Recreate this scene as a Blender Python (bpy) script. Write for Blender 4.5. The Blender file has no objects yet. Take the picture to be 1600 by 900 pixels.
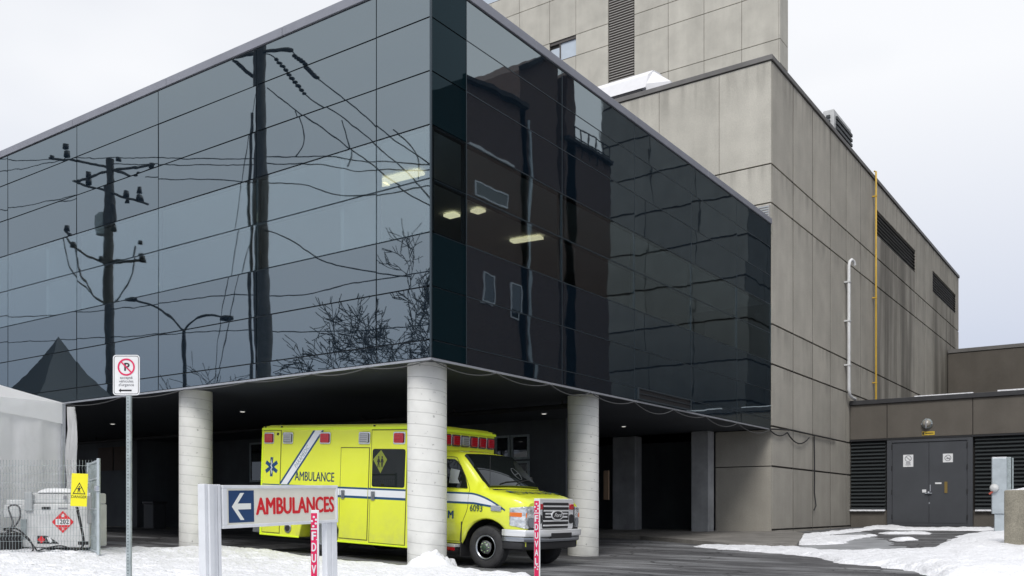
import bpy, math, random
from mathutils import Vector, Matrix, noise
random.seed(7)
R = math.radians
S = bpy.context.scene
C = S.collection

# ------------------------------------------------------------------ camera
# world axes: the glass block's street corner is the origin, its street front runs along -x, its yard front along +y
CAM = Vector((9.92, -11.86, 1.6))
FPX, CX, CY = 1446.0, 800.0, 797.0
AR, AF, AU = Vector((.8202, .5721, 0)), Vector((-.5721, .8202, 0)), Vector((0, 0, 1))
cd = bpy.data.cameras.new('camera'); cam = bpy.data.objects.new('camera', cd); C.objects.link(cam)
cam.location = CAM; cam.rotation_euler = (R(90), 0, math.atan2(.5721, .8202))
cd.sensor_width = 36; cd.lens = FPX/1600*36; cd.shift_y = (CY-450)/1600; cd.clip_end = 2000; cd.clip_start = .05
S.camera = cam

# ------------------------------------------------------------------ sky and sun (overcast)
SUN_EL, SUN_AZ = 46, 158      # azimuth: degrees from +y, clockwise
w = bpy.data.worlds.new('World'); S.world = w; w.use_nodes = True
nt = w.node_tree; nt.nodes.clear()
def N(t, kind, **kw):
    n = t.nodes.new(kind)
    for k, v in kw.items(): setattr(n, k, v)
    return n
out = N(nt, 'ShaderNodeOutputWorld'); bg = N(nt, 'ShaderNodeBackground'); bg.inputs['Strength'].default_value = .090
sky = N(nt, 'ShaderNodeTexSky', sky_type='NISHITA', sun_disc=False, sun_elevation=R(SUN_EL), sun_rotation=R(SUN_AZ))
tc = N(nt, 'ShaderNodeTexCoord'); mp = N(nt, 'ShaderNodeMapping'); mp.inputs['Scale'].default_value = (1, 1, 2.2)
nz = N(nt, 'ShaderNodeTexNoise'); nz.inputs['Scale'].default_value = 1.7; nz.inputs['Detail'].default_value = 4
rp = N(nt, 'ShaderNodeValToRGB'); rp.color_ramp.elements[0].position = .36; rp.color_ramp.elements[1].position = .60
rp.color_ramp.elements[0].color = (.80,)*3+(1,); rp.color_ramp.elements[1].color = (.97,)*3+(1,)
mx = N(nt, 'ShaderNodeMix', data_type='RGBA'); mx.inputs['B'].default_value = (8.1, 8.2, 8.45, 1)
nt.links.new(tc.outputs['Generated'], mp.inputs[0]); nt.links.new(mp.outputs[0], nz.inputs[0])
nt.links.new(nz.outputs[0], rp.inputs[0]); nt.links.new(rp.outputs[0], mx.inputs['Factor'])
nt.links.new(sky.outputs[0], mx.inputs['A']); sx = N(nt, 'ShaderNodeSeparateXYZ'); el_ = N(nt, 'ShaderNodeValToRGB'); mz = N(nt, 'ShaderNodeMix', data_type='RGBA', blend_type='MULTIPLY'); mz.inputs['Factor'].default_value = 1
el_.color_ramp.elements[0].position = .10; el_.color_ramp.elements[0].color = (.60, .65, .77, 1); el_.color_ramp.elements[1].position = .40; el_.color_ramp.elements[1].color = (1, 1, 1, 1)
nt.links.new(tc.outputs['Generated'], sx.inputs[0]); nt.links.new(sx.outputs['Z'], el_.inputs[0]); nt.links.new(mx.outputs['Result'], mz.inputs['A']); nt.links.new(el_.outputs[0], mz.inputs['B'])
nt.links.new(mz.outputs['Result'], bg.inputs[0]); nt.links.new(bg.outputs[0], out.inputs[0])
sd = bpy.data.lights.new('sun', 'SUN'); sd.energy = 1.5; sd.angle = R(20); sd.color = (1, .97, .93)
so = bpy.data.objects.new('sun', sd); C.objects.link(so)
az = R(SUN_AZ); el = R(SUN_EL)
sdir = Vector((math.sin(az)*math.cos(el), math.cos(az)*math.cos(el), math.sin(el)))
so.rotation_euler = sdir.to_track_quat('Z', 'Y').to_euler(); so.location = (0, 0, 60)
S.view_settings.view_transform = 'Standard'; S.view_settings.look = 'None'
S.view_settings.exposure = 0.42; S.view_settings.gamma = 1
S.render.engine = 'CYCLES'
S.cycles.use_denoising = True
S.cycles.max_bounces = 7; S.cycles.diffuse_bounces = 4; S.cycles.glossy_bounces = 4; S.cycles.transparent_max_bounces = 12
S.cycles.caustics_reflective = False; S.cycles.caustics_refractive = False
S.cycles.sample_clamp_indirect = 4

# ------------------------------------------------------------------ where a sight line meets a plane (used to size things in the world)
def ray(x, y): return AR*((x-CX)/FPX)+AF+AU*((CY-y)/FPX)
def P(x, y, D): return CAM+ray(x, y)*D
def onp(x, y, ax, val):
    r = ray(x, y); return CAM+r*((val-CAM[ax])/r[ax])
def refl(x, y, ax, d):      # a thing seen mirrored in the glass: ax 1 = street front, ax 0 = yard front; d = distance from the glass
    h = onp(x, y, ax, 0); r = ray(x, y).copy(); r[ax] = -r[ax]
    s = d/abs(r[ax]); return h+r*s
def sm(a, b, x):
    t = max(0, min(1, (x-a)/(b-a))); return t*t*(3-2*t)
def lin(a, b, x): return max(0, min(1, (x-a)/(b-a)))
def H(x, y):                # the lie of the land
    h = .575+.028*max(-14, min(0, x))*-1 - .012*max(0, min(8, x))
    h += .27*lin(6.5, 16.5, y)*lin(-9, 0, x)+.17*lin(16.5, 25, y)*lin(-2, 2, x)+.10*lin(5, 11, y)*lin(3, 7, x)
    h -= .40*sm(-5, -14, y)
    return h
def ground(x, y):
    lo, hi = 3., 80.
    for i in range(50):
        m = (lo+hi)/2; p = P(x, y, m)
        if p.z > H(p.x, p.y): lo = m
        else: hi = m
    return P(x, y, lo)

# ------------------------------------------------------------------ materials
MATS = {}
def newmat(name):
    m = bpy.data.materials.new(name); m.use_nodes = True; t = m.node_tree
    b = t.nodes['Principled BSDF']; MATS[name] = m
    return m, t, b
def mat(name, col, rough=.6, metal=0, var=.0, scale=3., bump=0., bscale=40., spec=.5, streak=0., coat=0, tint=False, emis=None, detail=5, speck=0.):
    m, t, b = newmat(name)
    b.inputs['Roughness'].default_value = rough; b.inputs['Metallic'].default_value = metal
    b.inputs['Specular IOR Level'].default_value = spec; b.inputs['Coat Weight'].default_value = coat
    c4 = (*col, 1); b.inputs['Base Color'].default_value = c4
    if emis:
        b.inputs['Emission Color'].default_value = (*emis[0], 1); b.inputs['Emission Strength'].default_value = emis[1]
    geo = N(t, 'ShaderNodeNewGeometry'); src = geo.outputs['Position']
    cur = None
    def mul(curr, val):
        mm = N(t, 'ShaderNodeMix', data_type='RGBA', blend_type='MULTIPLY'); mm.inputs['Factor'].default_value = 1
        if curr is None: mm.inputs['A'].default_value = c4
        else: t.links.new(curr, mm.inputs['A'])
        t.links.new(val, mm.inputs['B']); return mm.outputs['Result']
    def noisef(sc, amt, mapscale=None, det=detail, lo=.3, hi=.7):
        n = N(t, 'ShaderNodeTexNoise'); n.inputs['Scale'].default_value = sc; n.inputs['Detail'].default_value = det
        n.inputs['Roughness'].default_value = .6
        if mapscale:
            mpn = N(t, 'ShaderNodeMapping'); mpn.inputs['Scale'].default_value = mapscale
            t.links.new(src, mpn.inputs[0]); t.links.new(mpn.outputs[0], n.inputs[0])
        else: t.links.new(src, n.inputs[0])
        r = N(t, 'ShaderNodeMapRange'); r.inputs['From Min'].default_value = lo; r.inputs['From Max'].default_value = hi
        r.inputs['To Min'].default_value = 1-amt; r.inputs['To Max'].default_value = 1+amt*.9
        t.links.new(n.outputs[0], r.inputs[0]); return r.outputs[0]
    if var: cur = mul(cur, noisef(scale, var))
    if streak: cur = mul(cur, noisef(1.0, streak, (1.6, 1.6, .12)))
    if speck: cur = mul(cur, noisef(38, speck, None, 3))
    if tint:
        at = N(t, 'ShaderNodeAttribute', attribute_name='tint'); cur = mul(cur, at.outputs['Color'])
    if cur is not None: t.links.new(cur, b.inputs['Base Color'])
    if bump:
        n = N(t, 'ShaderNodeTexNoise'); n.inputs['Scale'].default_value = bscale; n.inputs['Detail'].default_value = 4
        t.links.new(src, n.inputs[0]); bp = N(t, 'ShaderNodeBump'); bp.inputs['Distance'].default_value = bump
        bp.inputs['Strength'].default_value = .8
        t.links.new(n.outputs[0], bp.inputs['Height']); t.links.new(bp.outputs[0], b.inputs['Normal'])
    return m
def glassmat(name, tintcol, ior, opaque, inner=(.006, .012, .016), trans=(.25, .33, .36), wav=.0016, ws=1.1):
    m, t, b = newmat(name); t.nodes.remove(b)
    o = [n for n in t.nodes if n.type == 'OUTPUT_MATERIAL'][0]
    gl = N(t, 'ShaderNodeBsdfGlossy'); gl.inputs['Roughness'].default_value = .015; gl.inputs['Color'].default_value = (*tintcol, 1)
    if opaque:
        ba = N(t, 'ShaderNodeBsdfDiffuse'); ba.inputs['Color'].default_value = (*inner, 1)
    else:
        ba = N(t, 'ShaderNodeBsdfTransparent'); ba.inputs['Color'].default_value = (*trans, 1)
    fr = N(t, 'ShaderNodeFresnel'); fr.inputs['IOR'].default_value = ior
    gb_ = N(t, 'ShaderNodeNewGeometry'); mi = N(t, 'ShaderNodeMix', data_type='FLOAT'); mi.inputs['A'].default_value = ior; mi.inputs['B'].default_value = 1/ior
    t.links.new(gb_.outputs['Backfacing'], mi.inputs['Factor']); t.links.new(mi.outputs['Result'], fr.inputs['IOR'])
    mxs = N(t, 'ShaderNodeMixShader')
    if wav:
        tcn = N(t, 'ShaderNodeTexCoord'); oi = N(t, 'ShaderNodeObjectInfo')
        ad = N(t, 'ShaderNodeVectorMath', operation='ADD'); sc = N(t, 'ShaderNodeVectorMath', operation='SCALE'); sc.inputs['Scale'].default_value = 37
        cmb = N(t, 'ShaderNodeCombineXYZ')
        for i in range(3): t.links.new(oi.outputs['Random'], cmb.inputs[i])
        t.links.new(cmb.outputs[0], sc.inputs[0]); t.links.new(tcn.outputs['Object'], ad.inputs[0]); t.links.new(sc.outputs[0], ad.inputs[1])
        n = N(t, 'ShaderNodeTexNoise'); n.inputs['Scale'].default_value = ws; n.inputs['Detail'].default_value = 2.0; n.inputs['Roughness'].default_value = .35
        t.links.new(ad.outputs[0], n.inputs[0])
        bp = N(t, 'ShaderNodeBump'); bp.inputs['Distance'].default_value = wav; bp.inputs['Strength'].default_value = 1
        t.links.new(n.outputs[0], bp.inputs['Height'])
        t.links.new(bp.outputs[0], gl.inputs['Normal'])
    t.links.new(fr.outputs[0], mxs.inputs[0]); t.links.new(ba.outputs[0], mxs.inputs[1]); t.links.new(gl.outputs[0], mxs.inputs[2])
    t.links.new(mxs.outputs[0], o.inputs[0])
    return m

M_pane = glassmat('tinted_spandrel_glass', (.77, .89, .94), 3.3, True, inner=(.006, .012, .020), wav=.0024)
M_vis = glassmat('tinted_window_glass', (.77, .89, .94), 3.3, False, trans=(.62, .68, .70), wav=.0024)
M_dark = glassmat('dark_return_glass', (.5, .68, .78), 1.30, True, inner=(.003, .011, .015))
M_darkv = glassmat('dark_return_window', (.5, .68, .78), 1.30, False, trans=(.5, .56, .58))
M_vglass = glassmat('vehicle_glass', (.9, .95, 1), 1.5, True, inner=(.008, .010, .010), wav=0)
M_wglass = glassmat('window_glass', (.95, .98, 1), 1.8, True, inner=(.02, .024, .028), wav=0)

def wall_concrete(name, col, stains=False):
    m = mat(name, col, .85, var=.11, scale=.9, bump=.006, bscale=60, streak=.07, tint=True, speck=.16, spec=.25)
    if stains:
        t = m.node_tree; b = t.nodes['Principled BSDF']; src = b.inputs['Base Color'].links[0].from_socket
        g = N(t, 'ShaderNodeNewGeometry'); sp = N(t, 'ShaderNodeSeparateXYZ'); t.links.new(g.outputs['Position'], sp.inputs[0])
        def rng(s, a, bb):
            r = N(t, 'ShaderNodeMapRange', interpolation_type='SMOOTHSTEP'); r.inputs['From Min'].default_value = a; r.inputs['From Max'].default_value = bb
            t.links.new(s, r.inputs[0]); return r.outputs[0]
        def mth(op, a, bb):
            k = N(t, 'ShaderNodeMath', operation=op)
            for i, q in enumerate((a, bb)):
                if isinstance(q, (int, float)): k.inputs[i].default_value = q
                else: t.links.new(q, k.inputs[i])
            return k.outputs[0]
        z = sp.outputs['Z']; y = sp.outputs['Y']
        jn = None      # grime washed down from the joints and the coping
        for zj in (2.98, 4.24, 6.19, 7.45, 11.24, 12.46, 15.70):
            k = mth('MULTIPLY', rng(z, zj-(.9 if zj < 15 else 1.6), zj), mth('LESS_THAN', z, zj)); jn = k if jn is None else mth('MAXIMUM', jn, k)
        jo = N(t, 'ShaderNodeTexNoise'); jo.inputs['Scale'].default_value = 1; jo.inputs['Detail'].default_value = 6
        jm = N(t, 'ShaderNodeMapping'); jm.inputs['Scale'].default_value = (2.6, 2.6, .25)
        t.links.new(g.outputs['Position'], jm.inputs[0]); t.links.new(jm.outputs[0], jo.inputs[0])
        jn = mth('MULTIPLY', mth('MULTIPLY', jn, rng(jo.outputs[0], .40, .68)), .34)
        total = None
        for (a, bb, c, d) in ((28.6, 30.3, 37.2, 37.6), (40.6, 43.2, 48.6, 49.5)):
            k = mth('MULTIPLY', rng(y, a, bb), rng(y, d, c)); total = k if total is None else mth('ADD', total, k)
        total = mth('MULTIPLY', total, rng(z, 14.6, 13.6))
        nn = N(t, 'ShaderNodeTexNoise'); nn.inputs['Scale'].default_value = 1; nn.inputs['Detail'].default_value = 5
        mpn = N(t, 'ShaderNodeMapping'); mpn.inputs['Scale'].default_value = (1.2, .9, .10)
        t.links.new(g.outputs['Position'], mpn.inputs[0]); t.links.new(mpn.outputs[0], nn.inputs[0])
        f = mth('MULTIPLY', total, rng(nn.outputs[0], .30, .62)); f = mth('MULTIPLY', f, .68)
        # tone darkens smoothly towards the foot of the wall
        base = mth('MULTIPLY', rng(z, 7.5, 2.0), .30); f = mth('MAXIMUM', f, base); f = mth('MAXIMUM', f, jn)
        mm = N(t, 'ShaderNodeMix', data_type='RGBA'); t.links.new(f, mm.inputs['Factor']); t.links.new(src, mm.inputs['A'])
        mm.inputs['B'].default_value = (.085, .078, .068, 1); t.links.new(mm.outputs['Result'], b.inputs['Base Color'])
    return m
M_conc = wall_concrete('precast_concrete', (.46, .437, .385), True)
M_concF = wall_concrete('lit_face_precast_concrete', (.54, .52, .46), True)  # same concrete, lightened in colour because this front faces the light
M_concT = wall_concrete('tower_precast_concrete', (.54, .52, .46))
M_concD = wall_concrete('weathered_concrete', (.125, .113, .098))
M_wing = wall_concrete('wing_concrete', (.15, .15, .145))
M_core = mat('joint_sealant', (.06, .055, .05), .9)
M_colm, _t, _b = newmat('spiral_formed_concrete')
def col_mat():
    t, b = _t, _b; b.inputs['Roughness'].default_value = .8; b.inputs['Specular IOR Level'].default_value = .3
    tcn = N(t, 'ShaderNodeTexCoord'); sp = N(t, 'ShaderNodeSeparateXYZ'); t.links.new(tcn.outputs['Object'], sp.inputs[0])
    def mth(op, a, bb=0.):
        k = N(t, 'ShaderNodeMath', operation=op)
        for i, q in enumerate((a, bb)):
            if isinstance(q, (int, float)): k.inputs[i].default_value = q
            else: t.links.new(q, k.inputs[i])
        return k.outputs[0]
    at = mth('ARCTAN2', sp.outputs['Y'], sp.outputs['X'])
    ph = mth('FRACT', mth('ADD', mth('DIVIDE', sp.outputs['Z'], .205), mth('DIVIDE', at, 2*math.pi)))
    d = mth('ABSOLUTE', mth('SUBTRACT', ph, .5))
    line = N(t, 'ShaderNodeMapRange'); line.inputs['From Min'].default_value = 0; line.inputs['From Max'].default_value = .05
    t.links.new(d, line.inputs[0])
    n = N(t, 'ShaderNodeTexNoise'); n.inputs['Scale'].default_value = 3; n.inputs['Detail'].default_value = 6; t.links.new(tcn.outputs['Object'], n.inputs[0])
    n2 = N(t, 'ShaderNodeTexNoise'); n2.inputs['Scale'].default_value = 14; n2.inputs['Detail'].default_value = 3; t.links.new(tcn.outputs['Object'], n2.inputs[0])
    pit = N(t, 'ShaderNodeMapRange'); pit.inputs['From Min'].default_value = .68; pit.inputs['From Max'].default_value = .74; pit.inputs['To Min'].default_value = 1; pit.inputs['To Max'].default_value = .62
    t.links.new(n2.outputs[0], pit.inputs[0])
    band = N(t, 'ShaderNodeTexNoise'); band.noise_dimensions = '1D'; band.inputs['Scale'].default_value = 1
    t.links.new(mth('FLOOR', mth('ADD', mth('DIVIDE', sp.outputs['Z'], .205), mth('DIVIDE', at, 2*math.pi))), band.inputs['W'])
    v = mth('ADD', mth('MULTIPLY', n.outputs[0], .35), .80)
    v = mth('MULTIPLY', v, mth('ADD', mth('MULTIPLY', line.outputs[0], .30), .70))
    v = mth('MULTIPLY', v, pit.outputs[0]); v = mth('MULTIPLY', v, mth('ADD', mth('MULTIPLY', band.outputs[0], .16), .92))
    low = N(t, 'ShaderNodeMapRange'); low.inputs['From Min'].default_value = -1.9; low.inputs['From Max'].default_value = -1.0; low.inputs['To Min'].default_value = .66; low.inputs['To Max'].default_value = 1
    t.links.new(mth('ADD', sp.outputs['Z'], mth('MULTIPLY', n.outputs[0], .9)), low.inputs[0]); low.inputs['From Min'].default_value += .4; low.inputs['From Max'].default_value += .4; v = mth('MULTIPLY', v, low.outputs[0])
    mm = N(t, 'ShaderNodeMix', data_type='RGBA', blend_type='MULTIPLY'); mm.inputs['Factor'].default_value = 1
    mm.inputs['A'].default_value = (.72, .72, .69, 1); t.links.new(v, mm.inputs['B']); t.links.new(mm.outputs['Result'], b.inputs['Base Color'])
    bp = N(t, 'ShaderNodeBump'); bp.inputs['Distance'].default_value = .012; t.links.new(v, bp.inputs['Height']); t.links.new(bp.outputs[0], b.inputs['Normal'])
col_mat()
M_snow = mat('snow', (.87, .88, .915), .55, var=.05, scale=1.2, bump=.06, bscale=14, spec=.3, speck=.07)
M_snowp = mat('packed_snow', (.80, .82, .88), .6, var=.12, scale=3, bump=.02, bscale=12)
def asphalt():
    m, t, b = newmat('asphalt'); b.inputs['Specular IOR Level'].default_value = .35
    g = N(t, 'ShaderNodeNewGeometry')
    def ns(sc, det, ms=None, rot=0):
        n = N(t, 'ShaderNodeTexNoise'); n.inputs['Scale'].default_value = sc; n.inputs['Detail'].default_value = det; n.inputs['Roughness'].default_value = .62
        if ms:
            q = N(t, 'ShaderNodeMapping'); q.inputs['Scale'].default_value = ms; q.inputs['Rotation'].default_value = (0, 0, rot)
            t.links.new(g.outputs['Position'], q.inputs[0]); t.links.new(q.outputs[0], n.inputs[0])
        else: t.links.new(g.outputs['Position'], n.inputs[0])
        return n.outputs[0]
    def cr(s, stops):
        r = N(t, 'ShaderNodeValToRGB'); e = r.color_ramp.elements
        e[0].position = stops[0][0]; e[0].color = stops[0][1]; e[1].position = stops[-1][0]; e[1].color = stops[-1][1]
        for p_, c_ in stops[1:-1]: k = e.new(p_); k.color = c_
        t.links.new(s, r.inputs[0]); return r.outputs[0]
    base = cr(ns(.8, 6), [(.3, (.055, .055, .059, 1)), (.7, (.115, .115, .12, 1))])
    salt = cr(ns(1.0, 6, (.35, 1.6, 1), R(-18)), [(.46, (0, 0, 0, 1)), (.66, (1, 1, 1, 1))])
    fine = cr(ns(70, 2), [(.35, (.7, .7, .7, 1)), (.65, (1.25, 1.25, 1.25, 1))])
    a = N(t, 'ShaderNodeMix', data_type='RGBA'); t.links.new(salt, a.inputs['Factor']); t.links.new(base, a.inputs['A']); a.inputs['B'].default_value = (.26, .265, .275, 1)
    c_ = N(t, 'ShaderNodeMix', data_type='RGBA', blend_type='MULTIPLY'); c_.inputs['Factor'].default_value = 1
    t.links.new(a.outputs['Result'], c_.inputs['A']); t.links.new(fine, c_.inputs['B']); t.links.new(c_.outputs['Result'], b.inputs['Base Color'])
    vo = N(t, 'ShaderNodeTexVoronoi', feature='DISTANCE_TO_EDGE'); vo.inputs['Scale'].default_value = .33; wv = N(t, 'ShaderNodeVectorMath', operation='ADD')
    wn_ = N(t, 'ShaderNodeTexNoise'); wn_.inputs['Scale'].default_value = 1.3; wn_.inputs['Detail'].default_value = 5; t.links.new(g.outputs['Position'], wn_.inputs[0]); t.links.new(wn_.outputs['Color'], wv.inputs[0]); t.links.new(g.outputs['Position'], wv.inputs[1]); t.links.new(wv.outputs[0], vo.inputs['Vector'])
    ck = cr(vo.outputs[0], [(.004, (.35, .35, .35, 1)), (.010, (1, 1, 1, 1))]); cm = N(t, 'ShaderNodeMix', data_type='RGBA', blend_type='MULTIPLY'); cm.inputs['Factor'].default_value = 1
    t.links.new(c_.outputs['Result'], cm.inputs['A']); t.links.new(ck, cm.inputs['B']); t.links.new(cm.outputs['Result'], b.inputs['Base Color'])
    rr = cr(ns(.9, 4), [(.35, (.45,)*3+(1,)), (.6, (.85,)*3+(1,))]); t.links.new(rr, b.inputs['Roughness'])
    bp = N(t, 'ShaderNodeBump'); bp.inputs['Distance'].default_value = .01; t.links.new(ns(60, 3), bp.inputs['Height']); t.links.new(bp.outputs[0], b.inputs['Normal'])
    return m
M_asph = asphalt()
M_walk = mat('sidewalk_concrete', (.20, .19, .175), .85, var=.3, scale=1.5, bump=.006, bscale=40, speck=.2)
M_black = mat('black_rubber', (.018, .018, .02), .7, var=.2, scale=8)
M_tyre = mat('tyre_rubber', (.03, .03, .032), .8, var=.3, scale=9, bump=.004, bscale=30)
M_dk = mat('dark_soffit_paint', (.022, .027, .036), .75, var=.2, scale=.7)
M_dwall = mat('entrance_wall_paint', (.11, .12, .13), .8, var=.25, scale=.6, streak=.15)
M_dwall2 = mat('brown_board', (.11, .08, .065), .8, var=.2, scale=1)
M_alu = mat('anodised_aluminium', (.46, .48, .52), .42, metal=.6, var=.10, scale=6)
M_cap = mat('parapet_flashing', (.26, .27, .31), .5, metal=.2, var=.12, scale=1.2)
M_capc = mat('grey_flashing', (.17, .165, .16), .55, metal=.2, var=.2, scale=1.2)
M_mull = mat('mullion_metal', (.040, .052, .062), .45, metal=.4)
M_sign = mat('sign_aluminium', (.68, .70, .73), .45, metal=0, var=.05, scale=7, streak=.05)
M_cream = mat('cream_sign_face', (.72, .71, .62), .45, var=.05, scale=3)
M_white = mat('white_paint', (.78, .79, .80), .5, var=.07, scale=4)
M_dwhite = mat('dull_white_paint', (.62, .63, .63), .55, var=.12, scale=5, streak=.08)
M_red = mat('red_lettering', (.62, .012, .02), .45)
M_blue = mat('blue_sign_face', (.010, .045, .135), .45, var=.05)
M_pink = mat('faded_red_film', (.70, .012, .10), .5, var=.1, scale=20)
M_blk = mat('black_ink', (.015, .015, .017), .5)
M_grink = mat('faded_grey_ink', (.25, .25, .27), .5)
M_galv = mat('galvanised_steel', (.36, .41, .42), .5, metal=.45, var=.2, scale=12)
M_galvl = mat('light_galvanised_steel', (.45, .50, .53), .5, metal=.3, var=.12, scale=5)
M_yel = mat('ambulance_yellow', (.74, .80, .045), .25, coat=.5, var=.03, scale=1.5)
def grime():
    t = M_yel.node_tree; b = t.nodes['Principled BSDF']; src = b.inputs['Base Color'].links[0].from_socket
    g = N(t, 'ShaderNodeNewGeometry'); sp = N(t, 'ShaderNodeSeparateXYZ'); t.links.new(g.outputs['Position'], sp.inputs[0])
    r = N(t, 'ShaderNodeMapRange'); r.inputs['From Min'].default_value = 1.75; r.inputs['From Max'].default_value = .80; t.links.new(sp.outputs['Z'], r.inputs[0])
    n = N(t, 'ShaderNodeTexNoise'); n.inputs['Scale'].default_value = 3.5; n.inputs['Detail'].default_value = 7; n.inputs['Roughness'].default_value = .7; t.links.new(g.outputs['Position'], n.inputs[0])
    r2 = N(t, 'ShaderNodeMapRange'); r2.inputs['From Min'].default_value = .36; r2.inputs['From Max'].default_value = .68; r2.inputs['To Max'].default_value = .42; t.links.new(n.outputs[0], r2.inputs[0])
    m = N(t, 'ShaderNodeMath', operation='MULTIPLY'); t.links.new(r.outputs[0], m.inputs[0]); t.links.new(r2.outputs[0], m.inputs[1])
    x = N(t, 'ShaderNodeMix', data_type='RGBA'); t.links.new(m.outputs[0], x.inputs['Factor']); t.links.new(src, x.inputs['A']); x.inputs['B'].default_value = (.30, .31, .19, 1); t.links.new(x.outputs['Result'], b.inputs['Base Color'])
grime()
M_yel2 = mat('ambulance_yellow_film', (.74, .95, .02), .4, emis=None)
M_ysign = mat('yellow_sign_plastic', (.85, .78, .02), .45)
M_ypipe = mat('yellow_pipe_paint', (.62, .40, .05), .5, var=.15, scale=2)
M_chrome = mat('chrome', (.75, .77, .80), .12, metal=1, var=.05)
M_chromed = mat('satin_chrome', (.35, .37, .40), .28, metal=.9)
M_lred = mat('red_lamp_lens', (.50, .006, .02), .15, coat=1)
M_lclr = mat('clear_lamp_lens', (.42, .43, .45), .2, coat=1, metal=.3)
M_hl = mat('headlamp_reflector', (.75, .78, .80), .12, metal=.7, bump=.03, bscale=5, var=.5, scale=9)
M_amb = mat('amber_lens', (.75, .16, .01), .25, coat=1)
M_sblue = mat('stripe_blue', (.006, .06, .17), .4)
M_swhite = mat('stripe_white', (.74, .76, .80), .45)
M_ink = mat('dark_blue_lettering', (.018, .045, .10), .45)
M_door = mat('slate_door_paint', (.056, .060, .068), .5, var=.12, scale=1)
M_lou = mat('dark_louvre_metal', (.045, .052, .055), .5, metal=.2)
M_louT = mat('grey_louvre_metal', (.42, .41, .39), .55, metal=.2)
M_bag = mat('tent_fabric', (.84, .85, .87), .65, var=.10, scale=1.6, bump=.03, bscale=1.3)
def cloth():
    m, t, b = newmat('marquee_fabric'); t.nodes.remove(b); o = [n for n in t.nodes if n.type == 'OUTPUT_MATERIAL'][0]
    d = N(t, 'ShaderNodeBsdfDiffuse'); d.inputs['Color'].default_value = (.93, .94, .95, 1); tr = N(t, 'ShaderNodeBsdfTranslucent'); tr.inputs['Color'].default_value = (.93, .94, .95, 1)
    g = N(t, 'ShaderNodeNewGeometry'); n = N(t, 'ShaderNodeTexNoise'); n.inputs['Scale'].default_value = 1.6; n.inputs['Detail'].default_value = 3; t.links.new(g.outputs['Position'], n.inputs[0])
    bp = N(t, 'ShaderNodeBump'); bp.inputs['Distance'].default_value = .05; t.links.new(n.outputs[0], bp.inputs['Height']); t.links.new(bp.outputs[0], d.inputs['Normal'])
    x = N(t, 'ShaderNodeMixShader'); x.inputs[0].default_value = .45; t.links.new(d.outputs[0], x.inputs[1]); t.links.new(tr.outputs[0], x.inputs[2]); t.links.new(x.outputs[0], o.inputs[0]); return m
M_bag = cloth()
M_brick, bt, bb = newmat('dark_brick')
def brick():
    t = bt; br = N(t, 'ShaderNodeTexBrick'); g = N(t, 'ShaderNodeNewGeometry'); sp = N(t, 'ShaderNodeSeparateXYZ'); cb = N(t, 'ShaderNodeCombineXYZ')
    ad = N(t, 'ShaderNodeMath', operation='ADD'); t.links.new(g.outputs['Position'], sp.inputs[0]); t.links.new(sp.outputs['X'], ad.inputs[0]); t.links.new(sp.outputs['Y'], ad.inputs[1])
    t.links.new(ad.outputs[0], cb.inputs[0]); t.links.new(sp.outputs['Z'], cb.inputs[1]); t.links.new(cb.outputs[0], br.inputs['Vector'])
    br.inputs['Scale'].default_value = 4; br.inputs['Color1'].default_value = (.085, .046, .038, 1); br.inputs['Color2'].default_value = (.12, .070, .056, 1); br.inputs['Mortar'].default_value = (.16, .15, .14, 1)
    br.inputs['Mortar Size'].default_value = .02; t.links.new(br.outputs[0], bb.inputs['Base Color']); bb.inputs['Roughness'].default_value = .9
brick()
M_roof = mat('dark_roof_shingle', (.030, .030, .034), .85, var=.3, scale=3)
M_bark = mat('dark_bark', (.05, .048, .046), .9, var=.3, scale=6)
M_pole = mat('weathered_pole_wood', (.085, .08, .075), .85, var=.3, scale=5)
M_lampe = mat('lit_office_lamp', (.9, .85, .6), .5, emis=((1, .82, .50), 1.6))
M_spot = mat('lit_downlight', (.9, .9, .9), .5, emis=((1, .97, .9), .7))
M_int = mat('office_paint', (.62, .63, .63), .8)
M_intf = mat('office_carpet', (.30, .30, .31), .9)
M_shade = mat('window_blind', (.55, .62, .70), .6, var=.05)

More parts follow.
